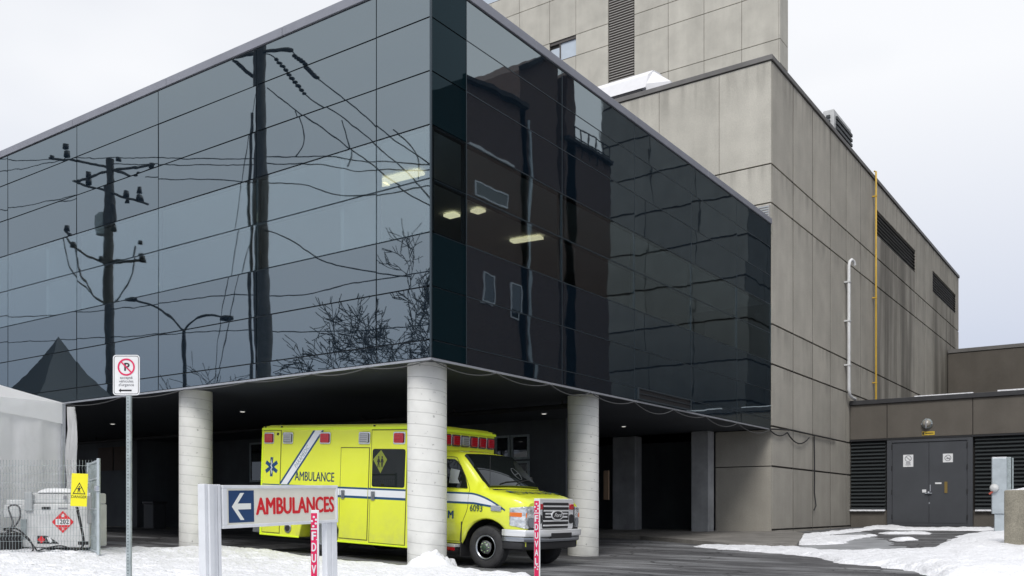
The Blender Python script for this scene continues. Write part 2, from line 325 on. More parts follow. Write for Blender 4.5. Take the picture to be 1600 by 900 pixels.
# ------------------------------------------------------------------ mesh helpers
def tag(o, label=None, cat=None, group=None, kind=None):
    if label: o['label'] = label
    if cat: o['category'] = cat
    if group: o['group'] = group
    if kind: o['kind'] = kind
    return o
def empty(name, loc=(0, 0, 0), rot=(0, 0, 0)):
    o = bpy.data.objects.new(name, None); o.empty_display_size = .3; o.location = loc; o.rotation_euler = rot; C.objects.link(o); return o
class MB:
    def __init__(s): s.v = []; s.f = []; s.m = []; s.sm = []; s.tint = {}
    def poly(s, pts, m=0, smooth=False, tint=None):
        b = len(s.v); s.v += [Vector(p) for p in pts]; s.f.append(list(range(b, b+len(pts)))); s.m.append(m); s.sm.append(smooth)
        if tint is not None: s.tint[len(s.f)-1] = tint
    def mesh(s, vs, fs, m=0, smooth=False, tint=None):
        b = len(s.v); s.v += [Vector(p) for p in vs]
        for f in fs:
            s.f.append([b+i for i in f]); s.m.append(m); s.sm.append(smooth)
            if tint is not None: s.tint[len(s.f)-1] = tint
    def box(s, a, b, m=0, M=None, tint=None):
        x0, y0, z0 = a; x1, y1, z1 = b
        x0, x1 = min(x0, x1), max(x0, x1); y0, y1 = min(y0, y1), max(y0, y1); z0, z1 = min(z0, z1), max(z0, z1)
        vs = [Vector(p) for p in ((x0,y0,z0),(x1,y0,z0),(x1,y1,z0),(x0,y1,z0),(x0,y0,z1),(x1,y0,z1),(x1,y1,z1),(x0,y1,z1))]
        if M is not None: vs = [M @ p for p in vs]
        s.mesh(vs, [(0,3,2,1),(4,5,6,7),(0,1,5,4),(1,2,6,5),(2,3,7,6),(3,0,4,7)], m, tint=tint)
    def bar(s, p, q, wd, ht, up=(0, 0, 1), m=0):      # rectangular bar from p to q
        p, q = Vector(p), Vector(q); d = (q-p); L = d.length; d.normalize(); u = Vector(up); sd_ = d.cross(u)
        if sd_.length < 1e-5: sd_ = d.cross(Vector((1, 0, 0)))
        sd_.normalize(); u = sd_.cross(d)
        Mx = Matrix((( d.x, sd_.x, u.x, p.x), (d.y, sd_.y, u.y, p.y), (d.z, sd_.z, u.z, p.z), (0, 0, 0, 1)))
        s.box((0, -wd/2, -ht/2), (L, wd/2, ht/2), m, Mx)
    def tube(s, pts, r, n=8, m=0, cap=True):
        pts = [Vector(p) for p in pts]; rs = r if isinstance(r, (list, tuple)) else [r]*len(pts)
        rings = []; prev = None
        for i, p in enumerate(pts):
            d = (pts[min(i+1, len(pts)-1)]-pts[max(i-1, 0)]).normalized()
            if prev is None:
                a = d.orthogonal().normalized()
            else:
                a = prev-d*prev.dot(d)
                a = a.normalized() if a.length > 1e-6 else d.orthogonal().normalized()
            prev = a; b_ = d.cross(a)
            rings.append([p+(a*math.cos(2*math.pi*k/n)+b_*math.sin(2*math.pi*k/n))*rs[i] for k in range(n)])
        vs = [v for rg in rings for v in rg]; fs = []
        for i in range(len(pts)-1):
            for k in range(n):
                k2 = (k+1) % n; fs.append((i*n+k, i*n+k2, (i+1)*n+k2, (i+1)*n+k))
        s.mesh(vs, fs, m, True)
        if cap:
            s.poly(rings[0][::-1], m); s.poly(rings[-1], m)
    def lathe(s, prof, M=None, n=32, m=0, smooth=True):   # prof: (r, z)
        M = M or Matrix.Identity(4); vs = []; fs = []
        for r_, z in prof:
            for k in range(n): a = 2*math.pi*k/n; vs.append(M @ Vector((r_*math.cos(a), r_*math.sin(a), z)))
        for i in range(len(prof)-1):
            for k in range(n): k2 = (k+1) % n; fs.append((i*n+k, i*n+k2, (i+1)*n+k2, (i+1)*n+k))
        s.mesh(vs, fs, m, smooth)
        if prof[0][0] > 1e-4: s.poly([vs[k] for k in range(n)][::-1], m)
        if prof[-1][0] > 1e-4: s.poly([vs[(len(prof)-1)*n+k] for k in range(n)], m)
    def prism(s, pts, M, h, m=0):     # polygon in local xy extruded to local z = h
        a = [M @ Vector((p[0], p[1], 0)) for p in pts]; b = [M @ Vector((p[0], p[1], h)) for p in pts]; n = len(pts)
        s.mesh(a+b, [tuple(range(n))[::-1], tuple(range(n, 2*n))]+[(i, (i+1) % n, n+(i+1) % n, n+i) for i in range(n)], m)
    def text(s, body, size, M, m=0, ext=.002, bold=0, xs=1., align='CENTER', space=1., shear=0):
        if bold > .0025:      # thicken by overlaying shifted copies a hair apart
            k = bold
            for i, (dx, dy) in enumerate(((-k, 0), (k, 0), (-k*.5, 0), (k*.5, 0), (0, k*.5), (0, -k*.5), (0, 0))): s.text(body, size, M @ Matrix.Translation((dx, dy, i*.00012)), m, ext, 0.0, xs, align, space, shear)
            return
        cu = bpy.data.curves.new('t', 'FONT'); cu.body = body; cu.size = size; cu.extrude = ext/2; cu.offset = bold
        cu.align_x = align; cu.align_y = 'CENTER'; cu.space_character = space; cu.resolution_u = 3; cu.shear = shear
        o = bpy.data.objects.new('t', cu); C.objects.link(o); bpy.context.view_layer.update()
        me = bpy.data.meshes.new_from_object(o.evaluated_get(bpy.context.evaluated_depsgraph_get()))
        vs = [M @ Vector((v.co.x*xs, v.co.y, v.co.z+ext/2)) for v in me.vertices]; fs = [tuple(p.vertices) for p in me.polygons]
        s.mesh(vs, fs, m); bpy.data.objects.remove(o); bpy.data.curves.remove(cu); bpy.data.meshes.remove(me)
    def build(s, name, mats, parent=None, local=False, bevel=0, seg=2, auto=True, kind=None, weld=False):
        if not isinstance(mats, (list, tuple)): mats = [mats]
        off = Vector((0, 0, 0))
        if parent is not None and not local:
            off = Vector(parent.location); q = parent.parent
            while q is not None: off = off+Vector(q.location); q = q.parent
        if parent is not None and local:      # a sub-part given in the root's frame
            q = parent
            while q is not None and q.parent is not None: off = off+Vector(q.location); q = q.parent
        lo = Vector([min(v[i] for v in s.v) for i in range(3)]); hi = Vector([max(v[i] for v in s.v) for i in range(3)]); c = (lo+hi)/2
        me = bpy.data.meshes.new(name); me.from_pydata([tuple(v-c) for v in s.v], [], s.f)
        for i, p in enumerate(me.polygons): p.material_index = s.m[i]; p.use_smooth = s.sm[i]
        for mm in mats: me.materials.append(mm)
        if s.tint or any(x in mats for x in (M_conc, M_concF, M_concT, M_concD, M_wing)):
            ca = me.color_attributes.new('tint', 'FLOAT_COLOR', 'CORNER')
            for i, p in enumerate(me.polygons):
                tv = s.tint.get(i, 1.)
                for li in p.loop_indices: ca.data[li].color = (tv, tv, tv, 1)
        me.update(); o = bpy.data.objects.new(name, me); C.objects.link(o); o.location = c-off
        if parent is not None: o.parent = parent
        if weld: w_ = o.modifiers.new('weld', 'WELD'); w_.merge_threshold = .0005
        if bevel:
            bv = o.modifiers.new('bevel', 'BEVEL'); bv.width = bevel; bv.segments = seg; bv.limit_method = 'ANGLE'; bv.angle_limit = R(35); bv.harden_normals = False
        if kind: o['kind'] = kind
        return o
def FR(o, x, y):      # frame with local x, local y; local z is the outward normal
    x = Vector(x).normalized(); y = Vector(y); z = x.cross(y).normalized(); y = z.cross(x)
    return Matrix(((x.x, y.x, z.x, o[0]), (x.y, y.y, z.y, o[1]), (x.z, y.z, z.z, o[2]), (0, 0, 0, 1)))
FX = lambda p: FR(p, (0, 1, 0), (0, 0, 1))       # faces +x, reads left to right seen from +x
FY = lambda p: FR(p, (1, 0, 0), (0, 0, 1))       # faces -y

# ------------------------------------------------------------------ ground
def axis(pts):
    o = []
    for a, b, st in pts:
        n = max(1, round((b-a)/st)); o += [a+(b-a)*i/n for i in range(n)]
    o.append(pts[-1][1]); return o
gx = axis([(-400, -60, 60), (-60, -30, 6), (-30, 14, .8), (14, 60, 6), (60, 400, 60)])
gy = axis([(-400, -60, 60), (-60, -16, 6), (-16, 30, .8), (30, 60, 6), (60, 400, 60)])
g = MB(); nx = len(gx)
g.mesh([(x, y, H(x, y)) for y in gy for x in gx], [(j*nx+i, j*nx+i+1, (j+1)*nx+i+1, (j+1)*nx+i) for j in range(len(gy)-1) for i in range(nx-1)], 0, True)
tag(g.build('ground', M_asph), kind='structure')

def inside(p, poly):
    c = False; n = len(poly); x, y = p
    for i in range(n):
        x1, y1 = poly[i]; x2, y2 = poly[(i+1) % n]
        if (y1 > y) != (y2 > y) and x < (x2-x1)*(y-y1)/(y2-y1)+x1: c = not c
    return c
def sdist(p, poly):
    px, py = p; best = 1e9; n = len(poly)
    for i in range(n):
        x1, y1 = poly[i]; x2, y2 = poly[(i+1) % n]; dx, dy = x2-x1, y2-y1
        t = max(0, min(1, ((px-x1)*dx+(py-y1)*dy)/(dx*dx+dy*dy+1e-12)))
        best = min(best, math.hypot(px-x1-t*dx, py-y1-t*dy))
    return best if inside(p, poly) else -best
def snowfield(name, polys, rng, step, thick, rag, soft, mat_, label, extra=None, lift=.0):
    x0, x1, y0, y1 = rng; nx = int((x1-x0)/step); ny = int((y1-y0)/step); idx = {}; vs = []; fs = []
    T = {}
    for j in range(ny+1):
        for i in range(nx+1):
            x = x0+i*step; y = y0+j*step
            d = max(sdist((x, y), q) for q in polys)
            if d < -soft*1.5: continue
            d += rag*(noise.fractal(Vector((x*2.1, y*2.1, 3.3)), 1, 2, 4))
            t = d/soft
            if t > -.6:
                th = thick*sm(0, 1, max(0, t))*(1+.35*noise.fractal(Vector((x*1.3, y*1.3, 0)), 1, 2, 4)+.22*noise.fractal(Vector((x*5.3, y*5.3, 4)), 1, 2, 3))
                if t < 0: th = t*.05
                if extra and t > 0: th += extra(x, y)*(sm(0, 3, t) if name == 'snow_patch' else 1)
                T[i, j] = (x, y, H(x, y)+lift+.004+th+(.022*noise.fractal(Vector((x*2.9, y*2.9, 7)), 1, 2, 3)*sm(.3, 1.2, t) if thick > .03 else 0))
    for (i, j) in T:
        q = [(i, j), (i+1, j), (i+1, j+1), (i, j+1)]
        if all(k in T for k in q):
            for k in q:
                if k not in idx: idx[k] = len(vs); vs.append(T[k])
            fs.append(tuple(idx[k] for k in q))
    mb = MB(); mb.mesh(vs, fs, 0, True); o = mb.build(name, mat_); tag(o, label, kind='stuff' if name != 'snow_cover' else 'structure'); return o
def gp(pts): return [tuple(ground(x, y)[:2]) for x, y in pts]
def mound(x, y):
    c = ground(676, 888); d = math.hypot((x-c.x)/.55, (y-c.y)/.50)
    return .21*max(0, 1-d*d)**.6*(1+.75*noise.fractal(Vector((x*7, y*7, 1)), 1, 2, 4)) if d < 1 else 0
left_poly = [(-16, -14)]+gp([(-60, 861), (60, 862), (150, 861), (240, 860), (320, 859), (345, 857), (420, 864), (480, 872), (560, 881), (636, 888), (655, 881), (700, 883), (712, 891), (760, 896), (850, 905)])
left_poly += [tuple(ground(900, 940)[:2]), (6.5, -10), (4, -14)]
fr2 = random.Random(3); prints = []
for tr_ in range(5):
    x, y = fr2.uniform(-9, 3), fr2.uniform(-8, -1); a = fr2.uniform(-.6, .6)
    for k in range(16): prints.append((x+.34*k*math.cos(a)+(.11 if k % 2 else -.11)*math.sin(a), y+.34*k*math.sin(a)+(.11 if k % 2 else -.11)*math.cos(a)))
def lumps(x, y):
    v = mound(x, y)
    for fx_, fy_ in prints:
        dx, dy = x-fx_, y-fy_
        if abs(dx) < .3 and abs(dy) < .3:
            q = (dx*dx+dy*dy)/.016; v -= .055*math.exp(-q)-.018*math.exp(-(q-2.2)**2)
    return v
tag(snowfield('snow_cover', [left_poly], (-14, 7.5, -11, .8), .05, .085, .10, .30, M_snow, None, lumps), kind='structure')
B1 = gp([(1076, 853.5), (1150, 853), (1230, 856), (1250, 858), (1320, 862), (1400, 862), (1452, 862), (1472, 851), (1500, 839), (1535, 832), (1640, 828), (1680, 905), (1470, 906), (1430, 894), (1370, 885), (1310, 881), (1290, 873), (1230, 866), (1150, 860)])
B2 = gp([(1150, 848), (1215, 843), (1228, 839), (1290, 833), (1340, 827.5), (1365, 823), (1410, 823), (1420, 825.5), (1480, 826.5), (1560, 825.5), (1545, 830), (1480, 829), (1400, 828.5), (1370, 826.5), (1350, 830), (1300, 835.5), (1285, 840), (1330, 838), (1372, 837), (1360, 840), (1325, 847), (1320, 851), (1280, 853), (1220, 850)])
B3 = gp([(1392, 843), (1420, 841), (1427, 844), (1400, 846)])
B4 = gp([(1375, 833), (1450, 833.5), (1450, 835), (1380, 835)])
def deep(x, y): return .13*sm(4.2, 7.0, x)*sm(22, 14, y)
tag(snowfield('snow_patch', [B1, B2, B3, B4], (-1.5, 12.5, .5, 26), .055, .06, .18, .22, M_snow, None, deep, .0), kind='structure')
SL = gp([(1290, 838), (1345, 831), (1395, 850), (1450, 868), (1560, 880), (1560, 900), (1480, 905), (1330, 868), (1240, 858)])
tag(snowfield('slush', [SL], (-1.5, 10, 1.5, 24), .12, .012, .30, .3, mat('slush', (.34, .35, .37), .45, var=.35, scale=1.5), None), kind='structure')
# sidewalk ledge along the concrete block, under the canopy edge
SW = gp([(880, 838), (1000, 843), (1080, 850), (1140, 855.5), (1245, 857)])
mb = MB(); wall_side = [(-9.0, 17.5), (0.0, 17.0), (0.35, 17.0)]
top = [(x, y, H(x, y)+.11) for x, y in SW]+[(1.2, 16.0, H(1.2, 16)+.10), (.02, 17.4, H(0, 17)+.11), (-9, 17.4, H(-9, 17)+.11)]
mb.poly(top); low = [(p[0], p[1], p[2]-.3) for p in top]
for i in range(len(top)): k = (i+1) % len(top); mb.poly([top[i], low[i], low[k], top[k]])
tag(mb.build('sidewalk', M_walk), kind='structure')

# ------------------------------------------------------------------ glass block
GZ = [4.14, 4.44, 5.335, 6.23, 7.125, 8.02, 8.915, 9.81, 10.52]
GL = 30.0; GV = 16.5
gb = empty('glass_clad_building', (0, 0, 0)); tag(gb, 'dark mirrored glass block raised on round columns over the ambulance bay', 'building')
xs = [0, 1.22]; 
while xs[-1] < GL: xs.append(xs[-1]+3.15)
ys = [0, .95]
while ys[-1] < GV-3.3: ys.append(ys[-1]+3.17)
ys.append(GV)
gp_ = .012
n_p = 0
def pane(axis_, a, b, z0, z1, m, name='glass_pane'):
    global n_p
    mb = MB(); gpp = gp_
    if axis_ == 'L': mb.box((-b+gpp, -.012, z0+gpp), (-a-gpp, .006, z1-gpp))
    else: mb.box((-.006, a+gpp, z0+gpp), (.012, b-gpp, z1-gpp))
    o = mb.build(name, m, gb); s_ = .0016
    o.rotation_euler = (random.gauss(0, s_) if axis_ == 'L' else 0, random.gauss(0, s_) if axis_ != 'L' else 0, random.gauss(0, s_))
    n_p += 1
for i in range(len(xs)-1):
    if xs[i] > 18: break
    for k in range(1, len(GZ)-1):
        vis = k in (3, 4)
        pane('L', xs[i], xs[i+1], GZ[k], GZ[k+1], M_vis if vis else M_pane)
    pane('L', xs[i], xs[i+1], GZ[0], GZ[1], M_pane, 'skirt_panel')
mb = MB(); mb.box((-GL, -.012, 4.15), (-xs[7]-.011 if xs[6] < 18 else -xs[6]-.011, .006, 10.5)); mb.build('far_glazing', M_pane, gb)
for i in range(len(ys)-1):
    for k in range(1, len(GZ)-1):
        first = i == 0; vis = k in (3, 4)
        pane('R', ys[i], ys[i+1], GZ[k], GZ[k+1], (M_darkv if vis else M_dark) if first else (M_vis if vis else M_pane))
    pane('R', ys[i], ys[i+1], GZ[0], GZ[1], M_dark if i == 0 else M_pane, 'skirt_panel')
# framing behind the panes
mb = MB()
for z in GZ: mb.box((-GL, .012, z-.03), (-.09, .09, z+.03)); mb.box((-.09, .012, z-.03), (-.012, GV, z+.03))
for x in xs[1:]: mb.box((-x-.03, .014, 4.15), (-x+.03, .088, 10.5))
for y in ys[1:]: mb.box((-.088, y-.03, 4.15), (-.014, y+.03, 10.5))
mb.box((-.1, .012, 4.14), (-.012, .1, 10.52)); mb.build('glazing_frame', M_mull, gb)
mb = MB()       # thin bright pressure caps on the yard front and sill trims
for z in GZ[1:-1]: mb.box((.012, .95, z-.006), (.017, GV, z+.006))
for y in ys[1:-1]: mb.box((.0121, y-.007, 4.15), (.0165, y+.007, 10.5))
mb.box((-.012, -.018, 4.15), (.018, .012, 10.5)); mb.build('glazing_trim', mat('thin_trim', (.055, .075, .09), .4, metal=.5), gb)
mb = MB(); mb.box((-GL, -.02, 4.10), (.02, .0, 4.138)); mb.box((-.0, .0, 4.10), (.02, GV, 4.138)); mb.build('bottom_trim', M_alu, gb)
ex = [0.05, -3.6, -7.2, -10.8, -14.4, -18, -21.6, -25.2, -GL]; ev = [.226, 3.1, 7.3, 11.5, GV]
for a, b in zip(ex[:-1], ex[1:]): mb = MB(); mb.box((b+.006, -.05, 10.53), (a-.006 if a < 0 else a, .22, 10.70)); mb.build('parapet_cap', M_cap, gb, bevel=.008)
for a, b in zip(ev[:-1], ev[1:]): mb = MB(); mb.box((-.22, a, 10.53), (.05, b-.012, 10.70)); mb.build('parapet_cap', M_cap, gb, bevel=.008)
mb = MB(); mb.box((-GL, -.01, 10.505), (.01, .20, 10.529)); mb.box((-.20, .20, 10.505), (.01, GV, 10.529)); mb.build('cap_base', M_mull, gb)
mb = MB(); mb.box((-GL, .1, 10.3), (-.1, GV, 10.5)); mb.build('roof', M_roof, gb)
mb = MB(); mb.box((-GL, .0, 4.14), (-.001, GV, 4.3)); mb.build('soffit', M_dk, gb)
# office floor seen through the window glass
mb = MB(); mb.box((-GL+.1, .1, 5.7), (-.1, GV-.2, 5.8)); mb.build('office_floor', M_intf, gb)
mb = MB(); mb.box((-GL+.1, .1, 8.02), (-.1, GV-.2, 8.1)); mb.build('office_ceiling', M_int, gb)
mb = MB(); mb.box((-GL+.1, 7.0, 5.8), (-7, 7.1, 8.02)); mb.box((-7.1, 7.1, 5.8), (-7, GV-.2, 8.02)); mb.box((-2.2, .1, 5.8), (-2.12, 1.1, 8.02)); mb.box((-12.2, .1, 5.8), (-12.1, 7, 8.02)); mb.build('office_partition', M_int, gb)
for (a, b, c, d) in ((600, 283, 658, 268), (575, 288, 606, 285), (698, 338, 714, 334), (741, 331, 753, 327), (800, 377, 846, 370)):
    p, q = onp(a, b, 2, 7.98), onp(c, d, 2, 7.98)
    mb = MB(); mb.bar((p.x, p.y, 7.97), (q.x, q.y, 7.97), .22, .05); mb.build('ceiling_lamp', M_lampe, gb)
# louvre in the skirt of the yard front
y0 = onp(995, 615, 0, 0).y; y1 = onp(1078, 630, 0, 0).y
mb = MB(); mb.box((.012, y0, 4.17), (.05, y1, 4.20)); mb.box((.012, y0, 4.42), (.05, y1, 4.45)); mb.box((.012, y0, 4.20), (.05, y0+.04, 4.42)); mb.box((.012, y1-.04, 4.20), (.05, y1, 4.42)); mb.box((.012, y0+.04, 4.31), (.045, y1-.04, 4.325)); fr_ = mb.build('air_grille', M_mull, gb)
mb = MB(); mb.box((.013, y0+.04, 4.20), (.02, y1-.04, 4.31)); mb.box((.013, y0+.04, 4.325), (.02, y1-.04, 4.42)); mb.build('grille_opening', M_blk, fr_)
# recessed downlights of the soffit
for px, py in [(176, 662), (379, 642.7), (850, 646), (974.6, 666)]:
    p = onp(px, py, 2, 4.13); mb = MB(); mb.lathe([(.0, 4.118), (.07, 4.118), (.09, 4.139)], Matrix.Translation((p.x, p.y, 0)), 16); d_ = mb.build('downlight', M_alu, gb)
    mb = MB(); mb.lathe([(.0, 4.112), (.055, 4.112), (.06, 4.117)], Matrix.Translation((p.x, p.y, 0)), 16); mb.build('lamp_lens', M_spot, d_)
pb_ = empty('ceiling_pipe', (-12, 6, 4.0)); tag(pb_, 'thin dark service pipe running under the bay ceiling', 'pipe')
mb = MB(); mb.tube([(-28, 6.4, 4.0), (-.8, 6.4, 4.0)], .06, 8); mb.build('pipe', M_black, pb_)
mb = MB()
for i in range(9): mb.box((-27+i*3.2, 6.37, 4.0), (-26.97+i*3.2, 6.43, 4.138))
mb.build('hangers', M_black, pb_)
# walls of the ambulance bay
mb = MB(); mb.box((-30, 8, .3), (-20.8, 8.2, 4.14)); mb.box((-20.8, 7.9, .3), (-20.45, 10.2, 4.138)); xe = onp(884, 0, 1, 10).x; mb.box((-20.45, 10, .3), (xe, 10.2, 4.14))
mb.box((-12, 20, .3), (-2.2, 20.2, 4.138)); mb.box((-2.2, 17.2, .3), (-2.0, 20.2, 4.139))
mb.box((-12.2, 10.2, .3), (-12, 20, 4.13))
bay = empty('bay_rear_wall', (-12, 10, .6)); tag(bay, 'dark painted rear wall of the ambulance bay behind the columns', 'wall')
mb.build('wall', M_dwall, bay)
mb = MB(); mb.box((-30, 7.8, .3), (-20.8, 8, 1.0)); mb.box((-20.45, 9.85, .3), (xe, 10, .98)); mb.build('plinth', M_walk, bay)
for a, b in ((-23.05, -22.1), (-22.0, -21.1)):
    mb = MB(); mb.box((a, 7.96, 3.08), (b, 8.0, 3.95)); mb.build('boarded_window', M_dwall2, bay)
def win(x0, x1, z0, z1, y, nm='bay_window'):
    mb = MB(); f = .06
    mb.box((x0, y-.06, z0), (x1, y, z0+f)); mb.box((x0, y-.06, z1-f), (x1, y, z1)); mb.box((x0, y-.06, z0+f), (x0+f, y, z1-f)); mb.box((x1-f, y-.06, z0+f), (x1, y, z1-f))
    fo = mb.build(nm, M_galv, bay); mb = MB(); mb.box((x0+f, y-.03, z0+f), (x1-f, y-.01, z1-f)); mb.build('pane', M_wglass, fo); return fo
p = lambda px, py: onp(px, py, 1, 9.98)
win(p(702, 0).x, p(722, 0).x, 3.15, 3.75, 9.98)
win(p(724, 0).x, p(750, 0).x, 2.0, 3.1, 9.98); win(p(724, 0).x, p(750, 0).x, 3.15, 3.75, 9.98)
win(p(775, 0).x, p(798, 0).x, 1.0, 3.0, 9.98); win(p(800, 0).x, p(828, 0).x, 1.0, 3.0, 9.98); win(p(800, 0).x, p(828, 0).x, 3.05, 3.75, 9.98); win(p(775, 0).x, p(798, 0).x, 3.05, 3.75, 9.98)
win(p(392, 0).x, p(425, 0).x, 2.6, 4.0, 9.98)
a = onp(941, 750, 1, 13.8); 
# square pillars
for (x0, x1, y0, y1, lab) in ((-2.45, -1.86, 16.0, 16.47, 'square concrete pillar beside the concrete wall corner at the bay exit'), (-5.66, -4.78, 16.6, 17.1, 'square concrete pillar deep in the dark bay, right of the round columns')):
    mb = MB(); mb.box((x0, y0, .5), (x1, y1, 4.137)); o = mb.build('square_pillar', mat('pillar_concrete', (.36, .37, .38), .8, var=.25, scale=1.5, streak=.15), bevel=.02); tag(o, lab, 'pillar', 'square pillars in the bay')
mb = MB(); pp = P(945.5, 0, 27); mb.box((pp.x-.05, pp.y, 1.9), (pp.x+.11, pp.y+.05, 2.75)); tag(mb.build('door_slit', mat('pale_tan', (.30, .20, .13), .7)), 'narrow tan board as the light door slit at the back of the dark bay', 'sliver')  # pale strip painted for the light slit at a door
# waste bin in the bay
bx = onp(242, 0, 1, 7.0).x; eb = empty('waste_bin', (bx, 7.0, H(bx, 7))); tag(eb, 'dark waste bin standing in the shadows behind the left column', 'bin')
mb = MB(); mb.box((-.28, -.25, 0), (.28, .25, .85)); mb.build('body', mat('bin_plastic', (.05, .055, .06), .6), eb, True, bevel=.03)
mb = MB(); mb.box((-.31, -.28, .851), (.31, .28, .93)); mb.build('lid', mat('bin_lid', (.035, .037, .04), .5), eb, True, bevel=.02)

# round columns
for (x, y, lab) in ((-.57, .58, 'round concrete column under the building corner, snow heaped at its foot'), (-7.05, .58, 'round concrete column left of the ambulance, behind the arrow sign'), (-.57, 5.95, 'round concrete column right of the ambulance nose')):
    mb = MB(); z0 = H(x, y)-.1; n = 48; zc = 4.139
    mb.lathe([(.345, z0), (.345, zc-.22), (.345, zc)], Matrix.Translation((x, y, 0)), 64)
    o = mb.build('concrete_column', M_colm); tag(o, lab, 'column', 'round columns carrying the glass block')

# ------------------------------------------------------------------ concrete block
KY = 16.55; ZT = 15.70
def rt(a=.055): return 1+random.uniform(-a, a)
def panel_grid(mb, plane, pos, ed, zs, holes=(), gv=.016, gh=.03, th=.06, amp=.055, sgn=1):
    for i in range(len(ed)-1):
        for k in range(len(zs)-1):
            a, b, z0, z1 = ed[i]+gv/2, ed[i+1]-gv/2, zs[k]+gh/2, zs[k+1]-gh/2
            rects = [(a, b, z0, z1)]
            for (ha, hb, h0, h1) in holes:
                nr = []
                for (ra, rb, r0, r1) in rects:
                    if hb <= ra or ha >= rb or h1 <= r0 or h0 >= r1: nr.append((ra, rb, r0, r1)); continue
                    if ha > ra: nr.append((ra, ha, r0, r1))
                    if hb < rb: nr.append((hb, rb, r0, r1))
                    ca, cb = max(ra, ha), min(rb, hb)
                    if h0 > r0: nr.append((ca, cb, r0, h0))
                    if h1 < r1: nr.append((ca, cb, h1, r1))
                rects = nr
            t = rt(amp)
            for (ra, rb, r0, r1) in rects:
                if rb-ra < .02 or r1-r0 < .02: continue
                if plane == 'x': mb.box((pos-th*sgn, ra, r0), (pos, rb, r1), tint=t)
                else: mb.box((ra, pos, r0), (rb, pos+th, r1), tint=t)
def louvre(parent, plane, pos, a, b, z0, z1, pitch, m=M_lou, frame=.07, nm='louvre', depth=.16):
    mb = MB()      # dark recess
    if plane == 'x': mb.box((pos-depth-.03, a, z0), (pos-depth-.01, b, z1))
    else: mb.box((a, pos+depth+.01, z0), (b, pos+depth+.03, z1))
    rc = mb.build(nm, M_blk, parent)
    mb = MB(); n = int((z1-z0)/pitch)
    for i in range(n):
        z = z0+(i+.5)*(z1-z0)/n
        if plane == 'x': Mx = Matrix.Translation((pos-depth*.45, 0, z)) @ Matrix.Rotation(R(38), 4, 'Y'); mb.box((-depth*.5, a+.01, -.008), (depth*.5, b-.01, .008), 0, Mx)
        else: Mx = Matrix.Translation((0, pos+depth*.45, z)) @ Matrix.Rotation(R(38), 4, 'X'); mb.box((a+.01, -depth*.5, -.008), (b-.01, depth*.5, .008), 0, Mx)
    mb.build('slats', m, rc)
cb = empty('concrete_building', (0, KY, .8)); tag(cb, 'grey precast concrete block joined to the end of the glass block', 'building')
ey = [KY+2.13*i for i in range(16)]+[49.85]; ey[0] = KY+.062
ez = [.55, .98, 2.98, 4.24, 6.19, 7.45, 11.24, 12.46, ZT]
LV = [(29.6, 37.6, 13.45, 14.55), (41.9, 48.9, 13.35, 14.5)]
mb = MB(); panel_grid(mb, 'x', 0., ey, ez, LV, gh=.06, gv=.075)
jm_ = MB()      # dark sealant just behind the panel faces
for y in ey[1:-1]:
    for z0, z1 in ((.55, 13.40), (14.60, ZT)) if any(a-.1 < y < b+.1 for a, b, _, _ in LV) else ((.55, ZT),): jm_.box((-.058, y-.036, z0), (-.008, y+.036, z1))
jm_.build('joint_sealant', M_core, cb)
mb.build('wall_panels', [M_conc], cb); mb = MB(); fx = [-16.6]+[-1.72-2.13*i for i in range(6, -1, -1)]+[0.]
panel_grid(mb, 'y', KY, [x for x in fx], [10.3, 11.24, 12.46, ZT], gh=.045, amp=.03)
mb.build('front_panels', [M_concF], cb); mb = MB()
panel_grid(mb, 'y', KY+.001, [-1.85, 0.], [.55, 2.98, 4.13], gh=.03)
mb.build('base_panels', [M_conc], cb)
mb = MB(); core = [(-.062, KY+.062)]
mb.box((-.36, KY+.3, .3), (-.061, 49.8, 13.34)); mb.box((-.36, KY+.3, 14.56), (-.061, 49.8, ZT)); 
for a, b in ((KY+.3, 29.6), (37.6, 41.9), (48.9, 49.8)): mb.box((-.359, a, 13.34), (-.0611, b, 14.56))
mb.box((-16.6, KY+.061, 10.3), (-.061, KY+.3, ZT-.01)); mb.box((-1.85, KY+.061, .3), (-.0612, KY+.3, 4.14)); mb.box((-.36, KY+.061, 4.14), (-.0613, KY+.3, 10.3))
mb.box((-16.6, 49.8, .3), (-.36, 49.9, ZT)); mb.box((-16.6, KY+.3, .3), (-16.4, 49.8, ZT)); mb.build('wall_core', M_core, cb)
mb = MB(); mb.box((-16.6, KY+.3, ZT-.35), (-.36, 49.8, ZT-.15)); mb.build('roof', M_roof, cb)
mb = MB(); mb.box((-16.6, KY-.05, ZT), (.05, KY+.30, ZT+.16)); mb.box((-.30, KY+.30, ZT), (.05, 49.9, ZT+.16)); mb.build('parapet_cap', M_capc, cb, bevel=.01)
for (a, b, z0, z1) in LV: louvre(cb, 'x', 0., a, b, z0, z1, .14, M_louT, depth=.10)
q0 = onp(1180, 330, 1, KY); q1 = onp(1202, 320, 1, KY)
mb = MB(); mb.box((q0.x, KY-.10, 10.72), (-.02, KY-.02, 11.15)); rc = mb.build('wall_vent', M_louT, cb)
mb = MB()
for i in range(5): mb.box((q0.x+.03, KY-.12, 10.78+i*.075), (-.05, KY-.10, 10.80+i*.075))
mb.build('slats', M_galvl, rc)

